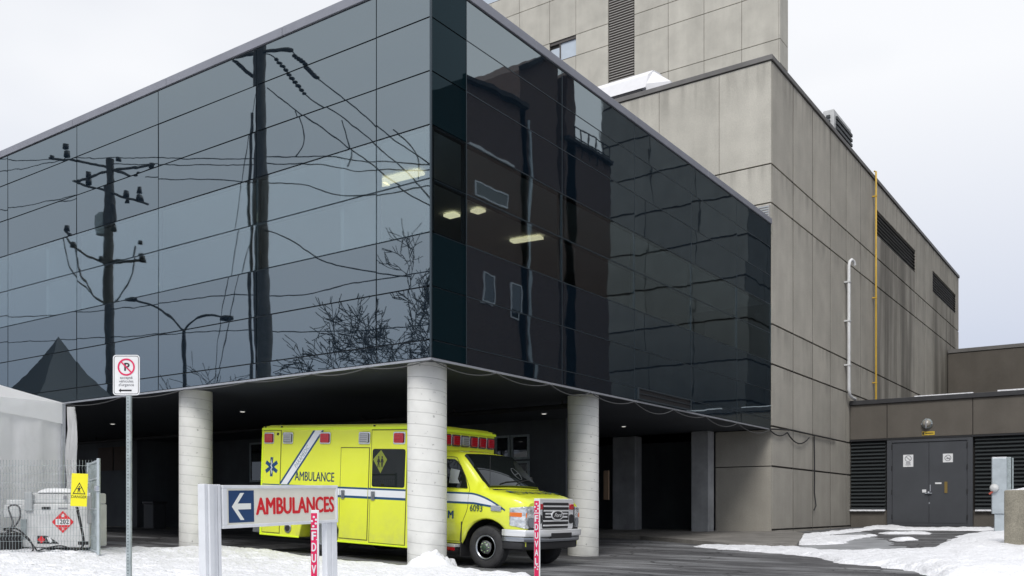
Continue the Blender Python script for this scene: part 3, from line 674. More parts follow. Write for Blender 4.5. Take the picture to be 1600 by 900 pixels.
# rooftop louvred unit
rz_ = ZT-.15; rzt = onp(1330, 203, 0, -1.5).z; ry0 = onp(1303, 180, 0, -1.5).y; ry1 = onp(1330, 203, 0, -1.5).y; rx0 = onp(1286, 175, 1, ry0).x
rb = empty('rooftop_unit', (-1.5, ry0, rz_)); tag(rb, 'louvred grey ventilation unit on the concrete roof edge', 'roof unit')
mb = MB(); mb.box((rx0, ry0, rz_), (-1.5, ry1, rzt)); mb.build('casing', M_dwhite, rb, bevel=.03)
mb = MB(); nl = 13
for i in range(nl): z = rz_+.3+i*(rzt-rz_-.45)/nl; mb.box((-1.5, ry0+.25, z), (-1.42, ry1-.05, z+.12)); mb.box((rx0+.15, ry0-.08, z), (-1.65, ry0, z+.12))
mb.build('slats', M_lou, rb)

# white hood on the roof
hb = empty('ventilation_hood', (-8.2, 22, ZT-.15)); tag(hb, 'white curved ventilation hood on the roof in front of the tower', 'roof hood')
prof = [(0, 0), (2.4, 0), (2.4, .5)]+[(2.4*math.cos(a)*.86+.33, .5+1.0*math.sin(a)) for a in [R(15), R(35), R(55)]]
q = [onp(a, b, 1, 22.) for a, b in [(935, 133), (1003, 107), (1035, 131), (965, 155)]]
z_b = ZT-.15
pf = [(-7.2, z_b), (-7.2, 18.55), (-6.9, 18.7), (-6.35, 18.65), (-6.2, z_b)]
mb = MB()
# a long duct running along x with a rounded top, its mouth slanting down at the near side
sec = lambda x: [(x, 24.2, z_b), (x, 24.2, 18.7), (x, 24.0, 19.2), (x, 23.5, 19.5), (x, 22.9, 19.6), (x, 22.3, 19.5), (x, 21.85, 19.15), (x, 21.6, 18.55), (x, 21.75, 18.5), (x, 21.9, z_b)]
S0 = sec(-11.5); S1 = sec(-6.9); n = len(S0)
mb.mesh(S0+S1, [(i, (i+1) % n, n+(i+1) % n, n+i) for i in range(n)], 0, False); mb.poly(S0[::-1]); mb.poly(S1)
mb.mesh([(-6.9, 24.2, 19.2), (-6.9, 22.3, 19.45), (-6.9, 21.65, 18.7), (-5.9, 21.8, 18.6), (-5.9, 24.2, 18.7), (-6.9, 21.75, z_b), (-5.9, 21.8, z_b), (-5.9, 24.2, z_b)], [(0, 1, 2, 3, 4), (2, 5, 6, 3), (3, 6, 7, 4)])
mb.build('casing', mat('roof_white', (.78, .78, .80), .5, var=.05), hb)
mb = MB(); mb.box((-10.8, 21.62, 18.2), (-7.1, 21.86, 18.5)); mb.build('intake', M_blk, hb)

# ------------------------------------------------------------------ tower
TY = 36.0; TX = -6.38
tb = empty('hospital_tower', (-15, TY, 15.7)); tag(tb, 'tall pale precast tower with a vertical louvre strip, rising behind', 'building')
tx = [-31.6, -29.45, -27.3, -25.1, -22.9, -20.65, -18.78, -16.56, -14.86, -12.72, -10.57, -8.41, TX]
tz = [15, 17.4, 18.7, 21.2, 22.5, 25.07, 26.35, 28.93, 30.2, 32.78, 34.06, 36.6, 37.9]
holes = [(-16.56, -14.86, 15, 37.9), (-20.65, -18.78, 28.95, 30.2), (-31.6, -25.1, 28.95, 30.2), (-31.6, -22.9, 34.08, 35.35)]
mb = MB(); panel_grid(mb, 'y', TY, tx, tz, holes, amp=.035, gh=.04, gv=.03)
mb.build('wall_panels', M_concT, tb); mb = MB(); panel_grid(mb, 'x', TX+.061, [TY+.0, TY+1.28], tz, amp=.03, gh=.04)
mb.build('side_panels', M_concT, tb)
mb = MB(); mb.box((-31.6, TY+.25, 15), (TX-.0, TY+1.28, 37.9)); mb.box((-31.6, TY+1.28, 15), (TX-5.2, TY+14, 37.9))
for i in range(len(tx)-1):
    if abs(tx[i]+16.56) < .01: continue
    mb.box((tx[i]+.0, TY+.061, 15), (tx[i+1]-.0, TY+.25, 28.9)); mb.box((tx[i], TY+.061, 30.25), (tx[i+1], TY+.25, 34.0))
mb.build('wall_core', mat('tower_core', (.16, .15, .135), .9), tb)
mb = MB()
for i in range(150):
    z = 15+i*.152
    if z > 37.8: break
    mb.box((-16.52, TY+.02, z), (-14.9, TY+.20, z+.05))
lo_ = MB(); lo_.box((-16.56, TY+.235, 15), (-14.86, TY+.249, 37.9)); rc = lo_.build('louvre_strip', mat('louvre_recess', (.10, .095, .09), .8), tb)
mb.build('slats', mat('louvre_blade', (.36, .345, .325), .6, metal=.1), rc)
for (a, b, z0, z1, split) in [(-20.65, -18.78, 28.95, 30.2, -19.95), (-25.1, -31.6, 28.95, 30.2, -28), (-22.9, -31.6, 34.08, 35.35, -26)]:
    a, b = min(a, b), max(a, b)
    mb = MB(); mb.box((a, TY+.06, z1-.16), (b, TY+.14, z1)); mb.box((split-.03, TY+.07, z0), (split+.03, TY+.14, z1-.16)); mb.box((a, TY+.07, z0), (b, TY+.14, z0+.05)); f = mb.build('window', mat('bronze_frame', (.10, .09, .085), .5), tb)
    mb = MB(); mb.box((a, TY+.17, z0), (split, TY+.19, z1-.35)); mb.box((split, TY+.145, z0), (b, TY+.165, z1-.16)); mb.build('blind', M_shade, f)

# ------------------------------------------------------------------ low annex with the doors
AY = 25.5; AX1 = 13.4; AZ = 5.70
ab = empty('service_annex', (4, AY, .95)); tag(ab, 'low brown-grey concrete annex with double service doors between louvres', 'building')
dx0 = onp(1386, 700, 1, AY).x; dx1 = onp(1520, 700, 1, AY).x; jx = [0.02, dx0, dx1, dx1+3.1, dx1+6.2, AX1]
zl = 4.30
mb = MB(); panel_grid(mb, 'y', AY, jx, [zl+.05, AZ], gh=.02, gv=.03, amp=.03)
mb.build('wall', M_concD, ab); mb = MB(); panel_grid(mb, 'y', AY+.10, [0.02, dx0], [.5, 1.60], gh=.02, amp=.02); mb.build('lower_wall', M_concD, ab); mb = MB(); panel_grid(mb, 'y', AY+.10, [dx1, dx1+3.4, AX1], [.5, 1.60], gh=.02, amp=.02)
panel_grid(mb, 'y', AY+.10, [dx1+3.4, AX1], [1.6, zl+.05], gh=.02)
mb.build('lower_wall', M_concD, ab)
mb = MB(); mb.box((.02, AY+.30, .4), (AX1, AY+.45, AZ-.01)); mb.box((AX1-.3, AY+.45, .4), (AX1, 40, AZ-.01)); mb.box((.02, AY+.061, zl+.06), (AX1, AY+.30, AZ-.02)); mb.build('wall_core', M_core, ab)
mb = MB(); mb.box((.02, AY+.2, AZ-.2), (AX1, 46, AZ-.02)); mb.build('roof', M_roof, ab)
mb = MB(); mb.box((.02, AY-.08, AZ), (AX1+.1, AY+.3, AZ+.17)); mb.build('roof_edge', mat('dark_flashing', (.045, .045, .048), .5, metal=.2, var=.2), ab, bevel=.01)
mb = MB(); mb.box((2.4, AY-.07, AZ+.17), (4.4, AY+.2, AZ+.205)); mb.box((5.2, AY-.07, AZ+.17), (AX1, AY+.2, AZ+.22)); tag(mb.build('roof_snow', M_snow), 'thin line of snow lying on the annex roof edge', 'snow', kind='stuff')
mb = MB(); mb.box((.02, AY-.03, zl-.02), (AX1, AY+.10, zl+.048)); mb.build('lintel', M_blk, ab)
louvre(ab, 'y', AY+.02, .03, dx0-.06, 1.62, zl-.03, .135)
louvre(ab, 'y', AY+.02, dx1+.06, dx1+3.4, 1.62, zl-.03, .135)
mb = MB(); mb.box((.03, AY-.04, 1.56), (dx0-.08, AY+.14, 1.62)); mb.box((dx1+.08, AY-.04, 1.56), (dx1+3.3, AY+.14, 1.62)); tag(mb.build('sill_snow', M_snow), 'narrow strip of snow on the louvre sills beside the doors', 'snow', kind='stuff')
zb = H((dx0+dx1)/2, AY)+.02; fw = .18
dr = MB(); dr.box((dx0, AY-.02, zb), (dx0+fw, AY+.12, zl-.03)); dr.box((dx1-fw, AY-.02, zb), (dx1, AY+.12, zl-.03)); dr.box((dx0+fw, AY-.02, zl-.13), (dx1-fw, AY+.12, zl-.03)); dr.box((dx0+fw, AY-.02, zb), (dx1-fw, AY+.12, zb+.10)); dr.build('door_frame', M_door, ab, bevel=.006)
mid = (dx0+dx1)/2; leaves = []
for a, b in ((dx0+fw+.008, mid-.005), (mid+.005, dx1-fw-.008)):
    mb = MB(); mb.box((a, AY+.015, zb+.11), (b, AY+.07, zl-.14)); leaves.append(mb.build('door', M_door, ab, bevel=.004))
hx = onp(1451, 770, 1, AY); mb = MB()
mb.box((hx.x-.12, AY-.05, hx.z-.03), (hx.x+.12, AY-.02, hx.z+.0)); mb.box((hx.x+.04, AY-.0, hx.z+.05), (hx.x+.07, AY+.014, hx.z+.30)); mb.lathe([(0, .09), (.045, .085), (.045, 0)], Matrix.Translation((hx.x, AY+.015, hx.z)) @ Matrix.Rotation(R(90), 4, 'X'), 16)
mb.build('handle', M_alu, leaves[0])
for (a, b, m_) in ((1444, 767, M_white), (1466, 755, M_white), (1452, 786, M_alu)):
    pz = onp(a, b, 1, AY); s1 = .07 if b == 767 else (.11 if b == 755 else .02); mb = MB(); mb.box((pz.x-s1, AY+.002, pz.z-(.06 if b == 767 else .03)), (pz.x+s1, AY+.014, pz.z+(.05 if b == 767 else .03))); mb.build('door_sticker', m_, leaves[0 if b == 767 else 1])
pz = onp(1478, 761, 1, AY); mb = MB(); mb.box((pz.x-.05, AY-.005, pz.z-.22), (pz.x+.05, AY+.014, pz.z+.20)); mb.build('pull_plate', mat('brass', (.30, .21, .07), .4, metal=.6), leaves[1])
mb = MB()
for xx in (dx0+fw, dx1-fw):
    for zz in (1.25, 2.2, 3.1, 3.9): mb.box((xx-.02, AY-.035, zz), (xx+.02, AY-.021, zz+.18))
mb.build('hinges', M_blk, ab)
# notices on the doors
def notice(px, py, wd, ht, lab, kind_):
    q = onp(px, py, 1, AY); e = empty('door_notice', (q.x, AY+.012, q.z)); tag(e, lab, 'sign', 'notices on the service doors')
    mb = MB(); mb.box((-wd/2, -.006, -ht/2), (wd/2, 0, ht/2)); mb.build('plate', M_white, e, True)
    mb = MB(); F_ = FY((0, -.0065, 0)); cy = ht*.18 if kind_ == 'p' else 0; r_ = wd*.34
    for k in range(24):
        a0, a1 = 2*math.pi*k/24, 2*math.pi*(k+1)/24
        mb.poly([F_ @ Vector((r_*math.cos(a0), cy+r_*math.sin(a0), .001)), F_ @ Vector((r_*math.cos(a1), cy+r_*math.sin(a1), .001)), F_ @ Vector((r_*.8*math.cos(a1), cy+r_*.8*math.sin(a1), .001)), F_ @ Vector((r_*.8*math.cos(a0), cy+r_*.8*math.sin(a0), .001))])
    mb.bar(F_ @ Vector((-r_*.6, cy+r_*.6, .002)), F_ @ Vector((r_*.6, cy-r_*.6, .002)), .002, r_*.2, (0, 0, 1))
    if kind_ == 'p':
        for k in range(3): mb.bar(F_ @ Vector((-wd*(.22+.05*(k == 2)), -ht*(.14+.1*k), .002)), F_ @ Vector((wd*(.22+.05*(k == 2)), -ht*(.14+.1*k), .002)), .002, .025)
    else:
        mb.prism([(-wd*.2, -wd*.12), (wd*.2, -wd*.12), (wd*.24, wd*.02), (-.02, wd*.02), (-.02, wd*.16), (-wd*.08, wd*.02)], F_, .002)
    mb.build('symbol', M_grink, e, True)
notice(1419, 720, .36, .46, 'upright white prohibition notice on the left door leaf', 'p')
notice(1481, 715.5, .34, .32, 'square white no-smoking notice on the right door leaf', 's')
q = onp(1449, 662, 1, AY); e = empty('wall_lamp', (q.x, AY, q.z)); tag(e, 'round wall lamp above the service doors', 'lamp')
mb = MB(); Mx = Matrix.Rotation(R(90), 4, 'X'); mb.lathe([(.19, 0), (.19, .06), (.15, .09)], Mx, 24); mb.build('base', M_galv, e, True)
mb = MB(); mb.lathe([(.15, .09), (.14, .16), (.09, .22), (.0, .24)], Mx, 24); mb.build('globe', mat('frosted_globe', (.34, .32, .28), .3, coat=.5), e, True)
mb = MB(); mb.box((-.2, -.12, -.03), (.2, -.10, .0)); mb.box((-.012, -.26, -.19), (.012, -.1, .19)); mb.build('guard', M_alu, e, True)
q = onp(1450.5, 677, 1, AY); e = empty('door_label', (q.x, AY, q.z)); tag(e, 'small yellow label strip under the round wall lamp', 'sign')
mb = MB(); mb.box((-.22, -.012, -.07), (.22, 0, .07)); mb.build('plate', mat('ochre_plate', (.60, .42, .04), .5), e, True)
mb = MB(); mb.box((-.21, -.0145, -.05), (-.14, -.0125, .05)); mb.bar((-.1, -.0135, .0), (.18, -.0135, .0), .002, .03); mb.build('marking', M_blk, e, True)

# parapet wall at the very back
bw = empty('rear_wing', (3, 46.1, .9)); tag(bw, 'flat-topped concrete wing at the far end behind the annex roof', 'building')
mb = MB(); panel_grid(mb, 'y', 46.05, [0.05, 4.2, 8.3, 12.4, 26], [.5, 5.9, 10.6], gh=.03, amp=.02); mb.build('wall_panels', M_concD, bw)
mb = MB(); mb.box((0.05, 46.111, .5), (26, 50, 10.59)); mb.build('wall_core', M_core, bw)
mb = MB(); mb.box((0.05, 46.0, 10.6), (26, 50, 10.80)); mb.build('parapet_cap', M_capc, bw)

# pipes on the wall
def clampring(mb, p, r): mb.box((-.005, p.y-.07, p.z-.03), (p.x, p.y+.07, p.z+.03))
py_ = onp(1368, 400, 0, .12).y; e = empty('gas_pipe', (.12, py_, 5.9)); tag(e, 'thin yellow gas pipe running up the concrete wall past the louvre', 'pipe')
mb = MB(); mb.tube([(.14, py_, AZ+.0), (.14, py_, 10), (.14, py_, ZT+.24), (.06, py_, ZT+.27)], .038, 10); mb.build('pipe', M_ypipe, e)
mb = MB()
for z in (7, 10.6, 14.9): mb.box((.0, py_-.045, z-.025), (.185, py_+.045, z+.025))
mb.build('bracket', M_ypipe, e)
py_ = onp(1326, 500, 0, .15).y; zt_ = onp(1327, 408, 0, .15).z; e = empty('vent_pipe', (.15, py_, 5.9)); tag(e, 'white vent pipe with a crook top on the concrete wall', 'pipe')
mb = MB(); pts = [(.16, py_+.9, AZ+.26), (.16, py_+.45, AZ+.28), (.16, py_+.12, AZ+.36), (.16, py_, AZ+.55), (.16, py_, 9), (.16, py_, zt_-.2), (.18, py_+.04, zt_-.03), (.22, py_+.16, zt_+.06), (.26, py_+.32, zt_+.02), (.28, py_+.38, zt_-.12)]
mb.tube(pts, .06, 10); mb.build('pipe', M_white, e)
mb = MB()
for z in (7.2, 8.9, 10.4): mb.box((.0, py_-.08, z-.03), (.23, py_+.08, z+.03))
mb.build('bracket', M_dwhite, e)
# cable strung along the bottom edge of the glass
def sag(a, b, d, n=8): a, b = Vector(a), Vector(b); return [a.lerp(b, i/n)-Vector((0, 0, d*4*(i/n)*(1-i/n))) for i in range(n+1)]
mb = MB(); pts = []
anchors = [-16, -13.1, -11.2, -8.8, -6.6, -4.6, -2.8, -1.4, -.05]
for a, b in zip(anchors[:-1], anchors[1:]): pts += sag((a, -.045, 4.09), (b, -.045, 4.09), random.uniform(.04, .10))[:-1]
pts.append(Vector((0.05, -.045, 4.09)))
mb.tube(pts, .010, 6)
pts = [Vector((.05, -.04, 4.09))]; an = [.0, 1.8, 3.6, 5.2, 7.2, 9.3, 11.3, 13.6, 16.3]
for a, b in zip(an[:-1], an[1:]): pts += sag((.05, a, 4.09), (.05, b, 4.09), random.uniform(.09, .2))[1:]
mb.tube(pts, .010, 6)
tag(mb.build('string_cable', mat('grey_cable', (.07, .072, .075), .6)), 'grey cable sagging from clip to clip under the glass block edge', 'cable')
mb = MB(); mb.tube(sag((.05, 16.3, 4.09), (.06, 17.9, 4.12), .14)+sag((.06, 17.9, 4.12), (.06, 20.2, 4.1), .28)[1:], .022, 6)
mb.tube([(.05, 16.3, 4.12), (.05, 18.5, 4.24), (.05, 20.8, 4.22), (.05, 23.5, 4.23)], .026, 6)
mb.tube([(.05, 20.8, 4.2), (.05, 20.85, 3.2), (.06, 20.8, 2.2), (.07, 20.95, 1.75), (.06, 20.75, 1.60)], .024, 6)
tag(mb.build('black_cable', M_black), 'black cable looped along the concrete joint and hanging down the wall', 'cable')

# electrical cabinet and concrete stub wall at right
q = P(1561, 828, 26.3); e = empty('electrical_cabinet', (q.x, q.y, H(q.x, q.y)), (0, 0, R(10))); tag(e, 'tall narrow pale grey electrical cabinet beside the snow bank', 'cabinet')
top_ = P(1561, 716, 26.3).z-e.location.z
mb = MB(); mb.box((-.19, -.16, .62), (.19, .14, top_)); mb.build('casing', M_galvl, e, True, bevel=.02)
mb = MB(); mb.box((-.12, -.12, 0), (.19, .12, .62)); mb.build('stand', M_galvl, e, True, bevel=.01)
mb = MB(); mb.box((.19, -.10, .2), (.30, .12, top_+.02)); mb.box((.32, -.08, .3), (.36, .12, top_)); mb.build('conduit_rail', M_galv, e, True, bevel=.008)
mb = MB(); mb.lathe([(.09, 0), (.12, .03), (.10, .10), (0, .12)], Matrix.Translation((-.13, -.16, top_-.85)) @ Matrix.Rotation(R(90), 4, 'X'), 20); mb.build('socket_cover', M_dwhite, e, True)
mb = MB(); mb.bar((-.26, -.2, top_-1.02), (-.14, -.22, top_-.92), .04, .05); mb.build('red_plug', mat('faded_red_plastic', (.45, .09, .06), .5), e, True)
mb = MB(); mb.box((-.185, -.155, top_), (.185, .135, top_+.03)); mb.build('snow_cap', M_snow, e, True, bevel=.01)
a = P(1568, 860, 20.0); e = empty('concrete_barrier', (a.x, a.y, H(a.x, a.y))); tag(e, 'stained concrete stub wall capped with snow at the right edge', 'wall')
zt_ = P(1568, 766, 20).z
mb = MB(); A_ = Vector((a.x, a.y)); d1 = Vector((.93, -.36)).normalized(); d2 = Vector((.36, .93)).normalized()
c4 = [A_, A_+d1*4, A_+d1*4+d2*.5, A_+d2*.5]; z_0 = H(a.x, a.y)-.1
mb.mesh([(p_.x, p_.y, z_0) for p_ in c4]+[(p_.x, p_.y, zt_) for p_ in c4], [(3, 2, 1, 0), (4, 5, 6, 7), (0, 1, 5, 4), (1, 2, 6, 5), (2, 3, 7, 6), (3, 0, 4, 7)])
mb.build('wall', mat('stained_concrete', (.27, .25, .20), .9, var=.35, scale=1.6, bump=.012, bscale=25, speck=.25, streak=.25), e, bevel=.03)
mb = MB(); c5 = [A_+d1*.03+d2*.03, A_+d1*4+d2*.03, A_+d1*4+d2*.47, A_+d1*.03+d2*.47]; nn = 24
vs = []; 
for i in range(nn+1):
    for j in range(5):
        p_ = c5[0].lerp(c5[1], i/nn).lerp(c5[3].lerp(c5[2], i/nn), j/4); hgt = .07*sm(0, .12, i/nn)*(1 if 0 < j < 4 else 0)*(1+.5*noise.noise(Vector((p_.x*3, p_.y*3, 0)))); vs.append((p_.x, p_.y, zt_+.002+hgt))
mb.mesh(vs, [(i*5+j, (i+1)*5+j, (i+1)*5+j+1, i*5+j+1) for i in range(nn) for j in range(4)], 0, True); mb.build('snow_cap', M_snow, e)
mb = MB(); pb = A_+d1*.28-d2*.02; mb.bar((A_.x+d1.x*.12-d2.x*.01, A_.y+d1.y*.12-d2.y*.01, z_0+.22), (A_.x+d1.x*.5-d2.x*.01, A_.y+d1.y*.5-d2.y*.01, z_0+.22), .03, .05); mb.build('slot', M_blk, e)

# ------------------------------------------------------------------ foreground signs
# no-parking sign
spc = P(197.5, 586, 10.3); e = empty('parking_sign', (spc.x, spc.y, H(spc.x, spc.y))); tag(e, 'white no-parking sign in French on a perforated steel post', 'sign')
rz = math.atan2(.5721, .8202)
e.rotation_euler = (0, 0, rz)
zc = spc.z-e.location.z; SWD, SHT = .298, .448
def rrect(w_, h_, r_, n=5):
    o_ = []
    for (cx, cy, a0) in ((w_/2-r_, h_/2-r_, 0), (-w_/2+r_, h_/2-r_, 90), (-w_/2+r_, -h_/2+r_, 180), (w_/2-r_, -h_/2+r_, 270)):
        for i in range(n+1): a = R(a0+90*i/n); o_.append((cx+r_*math.cos(a), cy+r_*math.sin(a)))
    return o_
def ring(mb, Fm, r0, r1, cx=0, cy=0, z=.001, n=40, m=0):
    for k in range(n):
        a0, a1 = 2*math.pi*k/n, 2*math.pi*(k+1)/n
        mb.poly([Fm @ Vector((cx+r*math.cos(a), cy+r*math.sin(a), z)) for r, a in ((r1, a0), (r1, a1), (r0, a1), (r0, a0))], m)
F0 = FY((0, 0, zc))
mb = MB(); mb.prism(rrect(SWD, SHT, .035), F0, .003); plate = mb.build('plate', M_white, e, True)
mb = MB()
o1 = rrect(SWD-.022, SHT-.022, .028); o2 = rrect(SWD-.034, SHT-.034, .022)
for i in range(len(o1)):
    k = (i+1) % len(o1); mb.poly([F0 @ Vector((*o1[i], .004)), F0 @ Vector((*o1[k], .004)), F0 @ Vector((*o2[k], .004)), F0 @ Vector((*o2[i], .004))])
mb.prism([(-.085, -.172), (-.060, -.149), (-.060, -.163), (.060, -.163), (.060, -.181), (-.060, -.181), (-.060, -.195)], F0 @ Matrix.Translation((0, 0, .003)), .001)
mb.text('P', .125, F0 @ Matrix.Translation((.004, .086, .004)), bold=.003)
mb.build('border_and_arrow', M_blk, plate, True)
mb = MB(); ring(mb, F0, .078, .096, 0, .088, .0065); mb.bar(F0 @ Vector((-.058, .148, .0065)), F0 @ Vector((.058, .028, .0065)), .001, .015); mb.build('prohibition_ring', M_pink, plate, True)
mb = MB()
for s_, yy in (('excepté', -.030), ('véhicules', -.070), ("d'urgence", -.110)): mb.text(s_, .042, F0 @ Matrix.Translation((0, yy, .004)), xs=1.05)
mb.build('lettering', M_grink, plate, True)
mb = MB(); mb.box((-.004, .004, 0), (.044, .046, zc-SHT/2+.40)); mb.build('post', M_galv, e, True)
mb = MB()
z = .05
while z < zc-SHT/2-.01: mb.prism([(.016+.006*math.cos(a), .006*math.sin(a)) for a in [R(45*i) for i in range(8)]], FY((0, .0035, z)), .0006); z += .0254*1.4
mb.build('holes', M_blk, e, True)

# AMBULANCES arrow sign
pL0 = P(347, 758, 9.3); pR0 = P(527, 758.4, 11.0); pL1 = P(347, 826.3, 9.3)
ux = (pR0-pL0); Ls = ux.length; hS = pL0.z-pL1.z
gz = H(2.1, -5)-.1
e = empty('direction_sign', (pL0.x, pL0.y, gz)); tag(e, 'white framed illuminated-box sign reading AMBULANCES with a blue arrow', 'sign')
uxn = ux.normalized(); ctr = (pL0+pL1)/2+ux*.5
Fs = FR(ctr, uxn, (0, 0, 1)); nrm = Vector((Fs[0][2], Fs[1][2], Fs[2][2]))
mb = MB(); f_ = .035
def fbox(mb, x0, x1, y0, y1, z0, z1, m=0): mb.box((x0, y0, z0), (x1, y1, z1), m, Fs)
fbox(mb, -Ls/2, Ls/2, hS/2-f_, hS/2, -.09, .012); fbox(mb, -Ls/2, Ls/2, -hS/2, -hS/2+f_, -.09, .012); fbox(mb, -Ls/2, -Ls/2+f_+.03, -hS/2+f_, hS/2-f_, -.09, .012); fbox(mb, Ls/2-f_, Ls/2, -hS/2+f_, hS/2-f_, -.09, .012)
mb.build('frame', M_sign, e, bevel=.006)
mb = MB(); fbox(mb, -Ls/2+f_+.03, Ls/2-f_, -hS/2+f_, hS/2-f_, -.08, .0); face = mb.build('face_panel', M_cream, e)
aw = hS*.80; ax = -Ls/2+f_+.045+aw/2+.02
mb = MB(); fbox(mb, ax-aw/2*1.05, ax+aw/2*1.05, -hS/2+f_+.02, hS/2-f_-.02, .0005, .003); mb.build('arrow_field', M_blue, face)
mb = MB(); Fa = Fs @ Matrix.Translation((ax, 0, .0035)) @ Matrix.Scale(aw/2*.92, 4)
arr = [(-.88, 0), (-.12, .86), (.22, .86), (-.36, .19), (.84, .19), (.84, -.19), (-.36, -.19), (.22, -.86), (-.12, -.86)]
mb.prism([(a, b) for a, b in arr][::-1], Fa, .012); mb.build('arrow', mat('cream_vinyl', (.76, .78, .74), .45), face)
mb = MB(); tx0 = ax+aw/2+.04; tw = Ls/2-f_-.03-tx0
mb.text('AMBULANCES', .29, Fs @ Matrix.Translation((tx0+tw/2, -.005, .001)), bold=.0105, xs=1.0, ext=.003)
vx = [(Fs.inverted() @ v).x for v in mb.v]; kx = tw/(max(vx)-min(vx)); vy = [(Fs.inverted() @ v).y for v in mb.v]; mx_, my_ = (max(vx)+min(vx))/2, (max(vy)+min(vy))/2; ky = .185/(max(vy)-min(vy))
nv = []
for v in mb.v:
    l = Fs.inverted() @ v; l.x = (l.x-mx_)*kx+tx0+tw/2; l.y = (l.y-my_)*ky-.003; nv.append(Fs @ l)
mb.v = nv; mb.build('lettering', M_red, face)
mb = MB()
for o_, w_ in ((-.215, .045), (-.160, .065), (-.09, .055), (-.035, .04)):
    p_ = pL0+uxn*o_; mb.box((o_-w_/2-Ls/2, -ctr.z+gz, -.09), (o_+w_/2-Ls/2, hS/2+(.012 if w_ < .06 else .008)-(.0 if o_ < -.1 else .005), -.0 if w_ < .06 else .02), 0, Fs)
mb.build('post', M_sign, e, bevel=.006)
mb = MB(); mb.box((Ls/2-.19, -ctr.z+gz, -.09), (Ls/2-.10, -hS/2-.002, -.015), 0, Fs); mb.box((Ls/2-.095, -ctr.z+gz, -.095), (Ls/2+.004, hS/2-.02, -.012), 0, Fs); mb.build('post', M_sign, e, bevel=.005)

# snow marker stakes
def stake(px, py, pxb, D, lab, seq):
    t = P(px, py, D); b = P(pxb, 900, D); dz = (t-b).normalized(); z0 = H(b.x, b.y); base = b+dz*((z0-b.z)/dz.z)
    L = (t-base).length; rt_ = Matrix.Translation(base)
    e = empty('marker_stake', tuple(base)); tag(e, lab, 'stake', 'red and white snow marker stakes')
    Fm = FR((0, 0, 0), AR, dz); wd = .052
    mb = MB(); mb.box((-wd/2, 0, -.012), (wd/2, L, 0), 0, Fm); mb.build('stake', M_white, e, True, bevel=.003)
    mb = MB(); mb.box((-wd/2+.001, L-.70, .0005), (wd/2-.012, L-.02, .0015), 0, Fm); fld = mb.build('film', M_pink, e, True)
    mb = MB(); y = L-.075
    cxl = -.006
    for k, (ox, oy) in enumerate(((0, .03), (.014, .012), (-.013, .004), (.012, -.012), (-.004, -.03))): mb.prism([(cxl+ox+.008*math.cos(R(60*i)), y+oy+.008*math.sin(R(60*i))) for i in range(6)], Fm @ Matrix.Translation((0, 0, .0016)), .001)
    y -= .048; mb.box((-wd/2+.001, y-.004, .0016), (wd/2-.012, y+.004, .0022), 0, Fm); y -= .045
    for ch in 'F.DUVAL':
        if ch == '.':
            mb.box((.008, y+.045, .0016), (.014, y+.051, .0026), 0, Fm); continue
        tmp = MB(); tmp.text(ch, .1, Matrix.Identity(4), ext=.001, bold=.004)
        x0 = min(v.x for v in tmp.v); x1 = max(v.x for v in tmp.v); y0 = min(v.y for v in tmp.v); y1 = max(v.y for v in tmp.v)
        wl = .030 if ch != 'L' else .026; hl = .056
        mb.mesh([Fm @ Vector(((v.x-(x0+x1)/2)/(x1-x0)*wl+cxl, (v.y-(y0+y1)/2)/(y1-y0)*hl+y, v.z+.0016)) for v in tmp.v], tmp.f); y -= .072
    for k, (ox, oy) in enumerate(((0, .02), (.012, .006), (-.011, .0), (.008, -.016))): mb.prism([(cxl+ox+.007*math.cos(R(60*i)), y+.02+oy+.007*math.sin(R(60*i))) for i in range(6)], Fm @ Matrix.Translation((0, 0, .0016)), .001)
    mb.build('lettering', M_swhite, fld, True)
stake(486.5, 797, 488.5, 6.0, 'red and white marker stake in front of the arrow sign', 0)
stake(833, 779, 836.5, 7.8, 'red and white marker stake in front of the ambulance grille', 1)

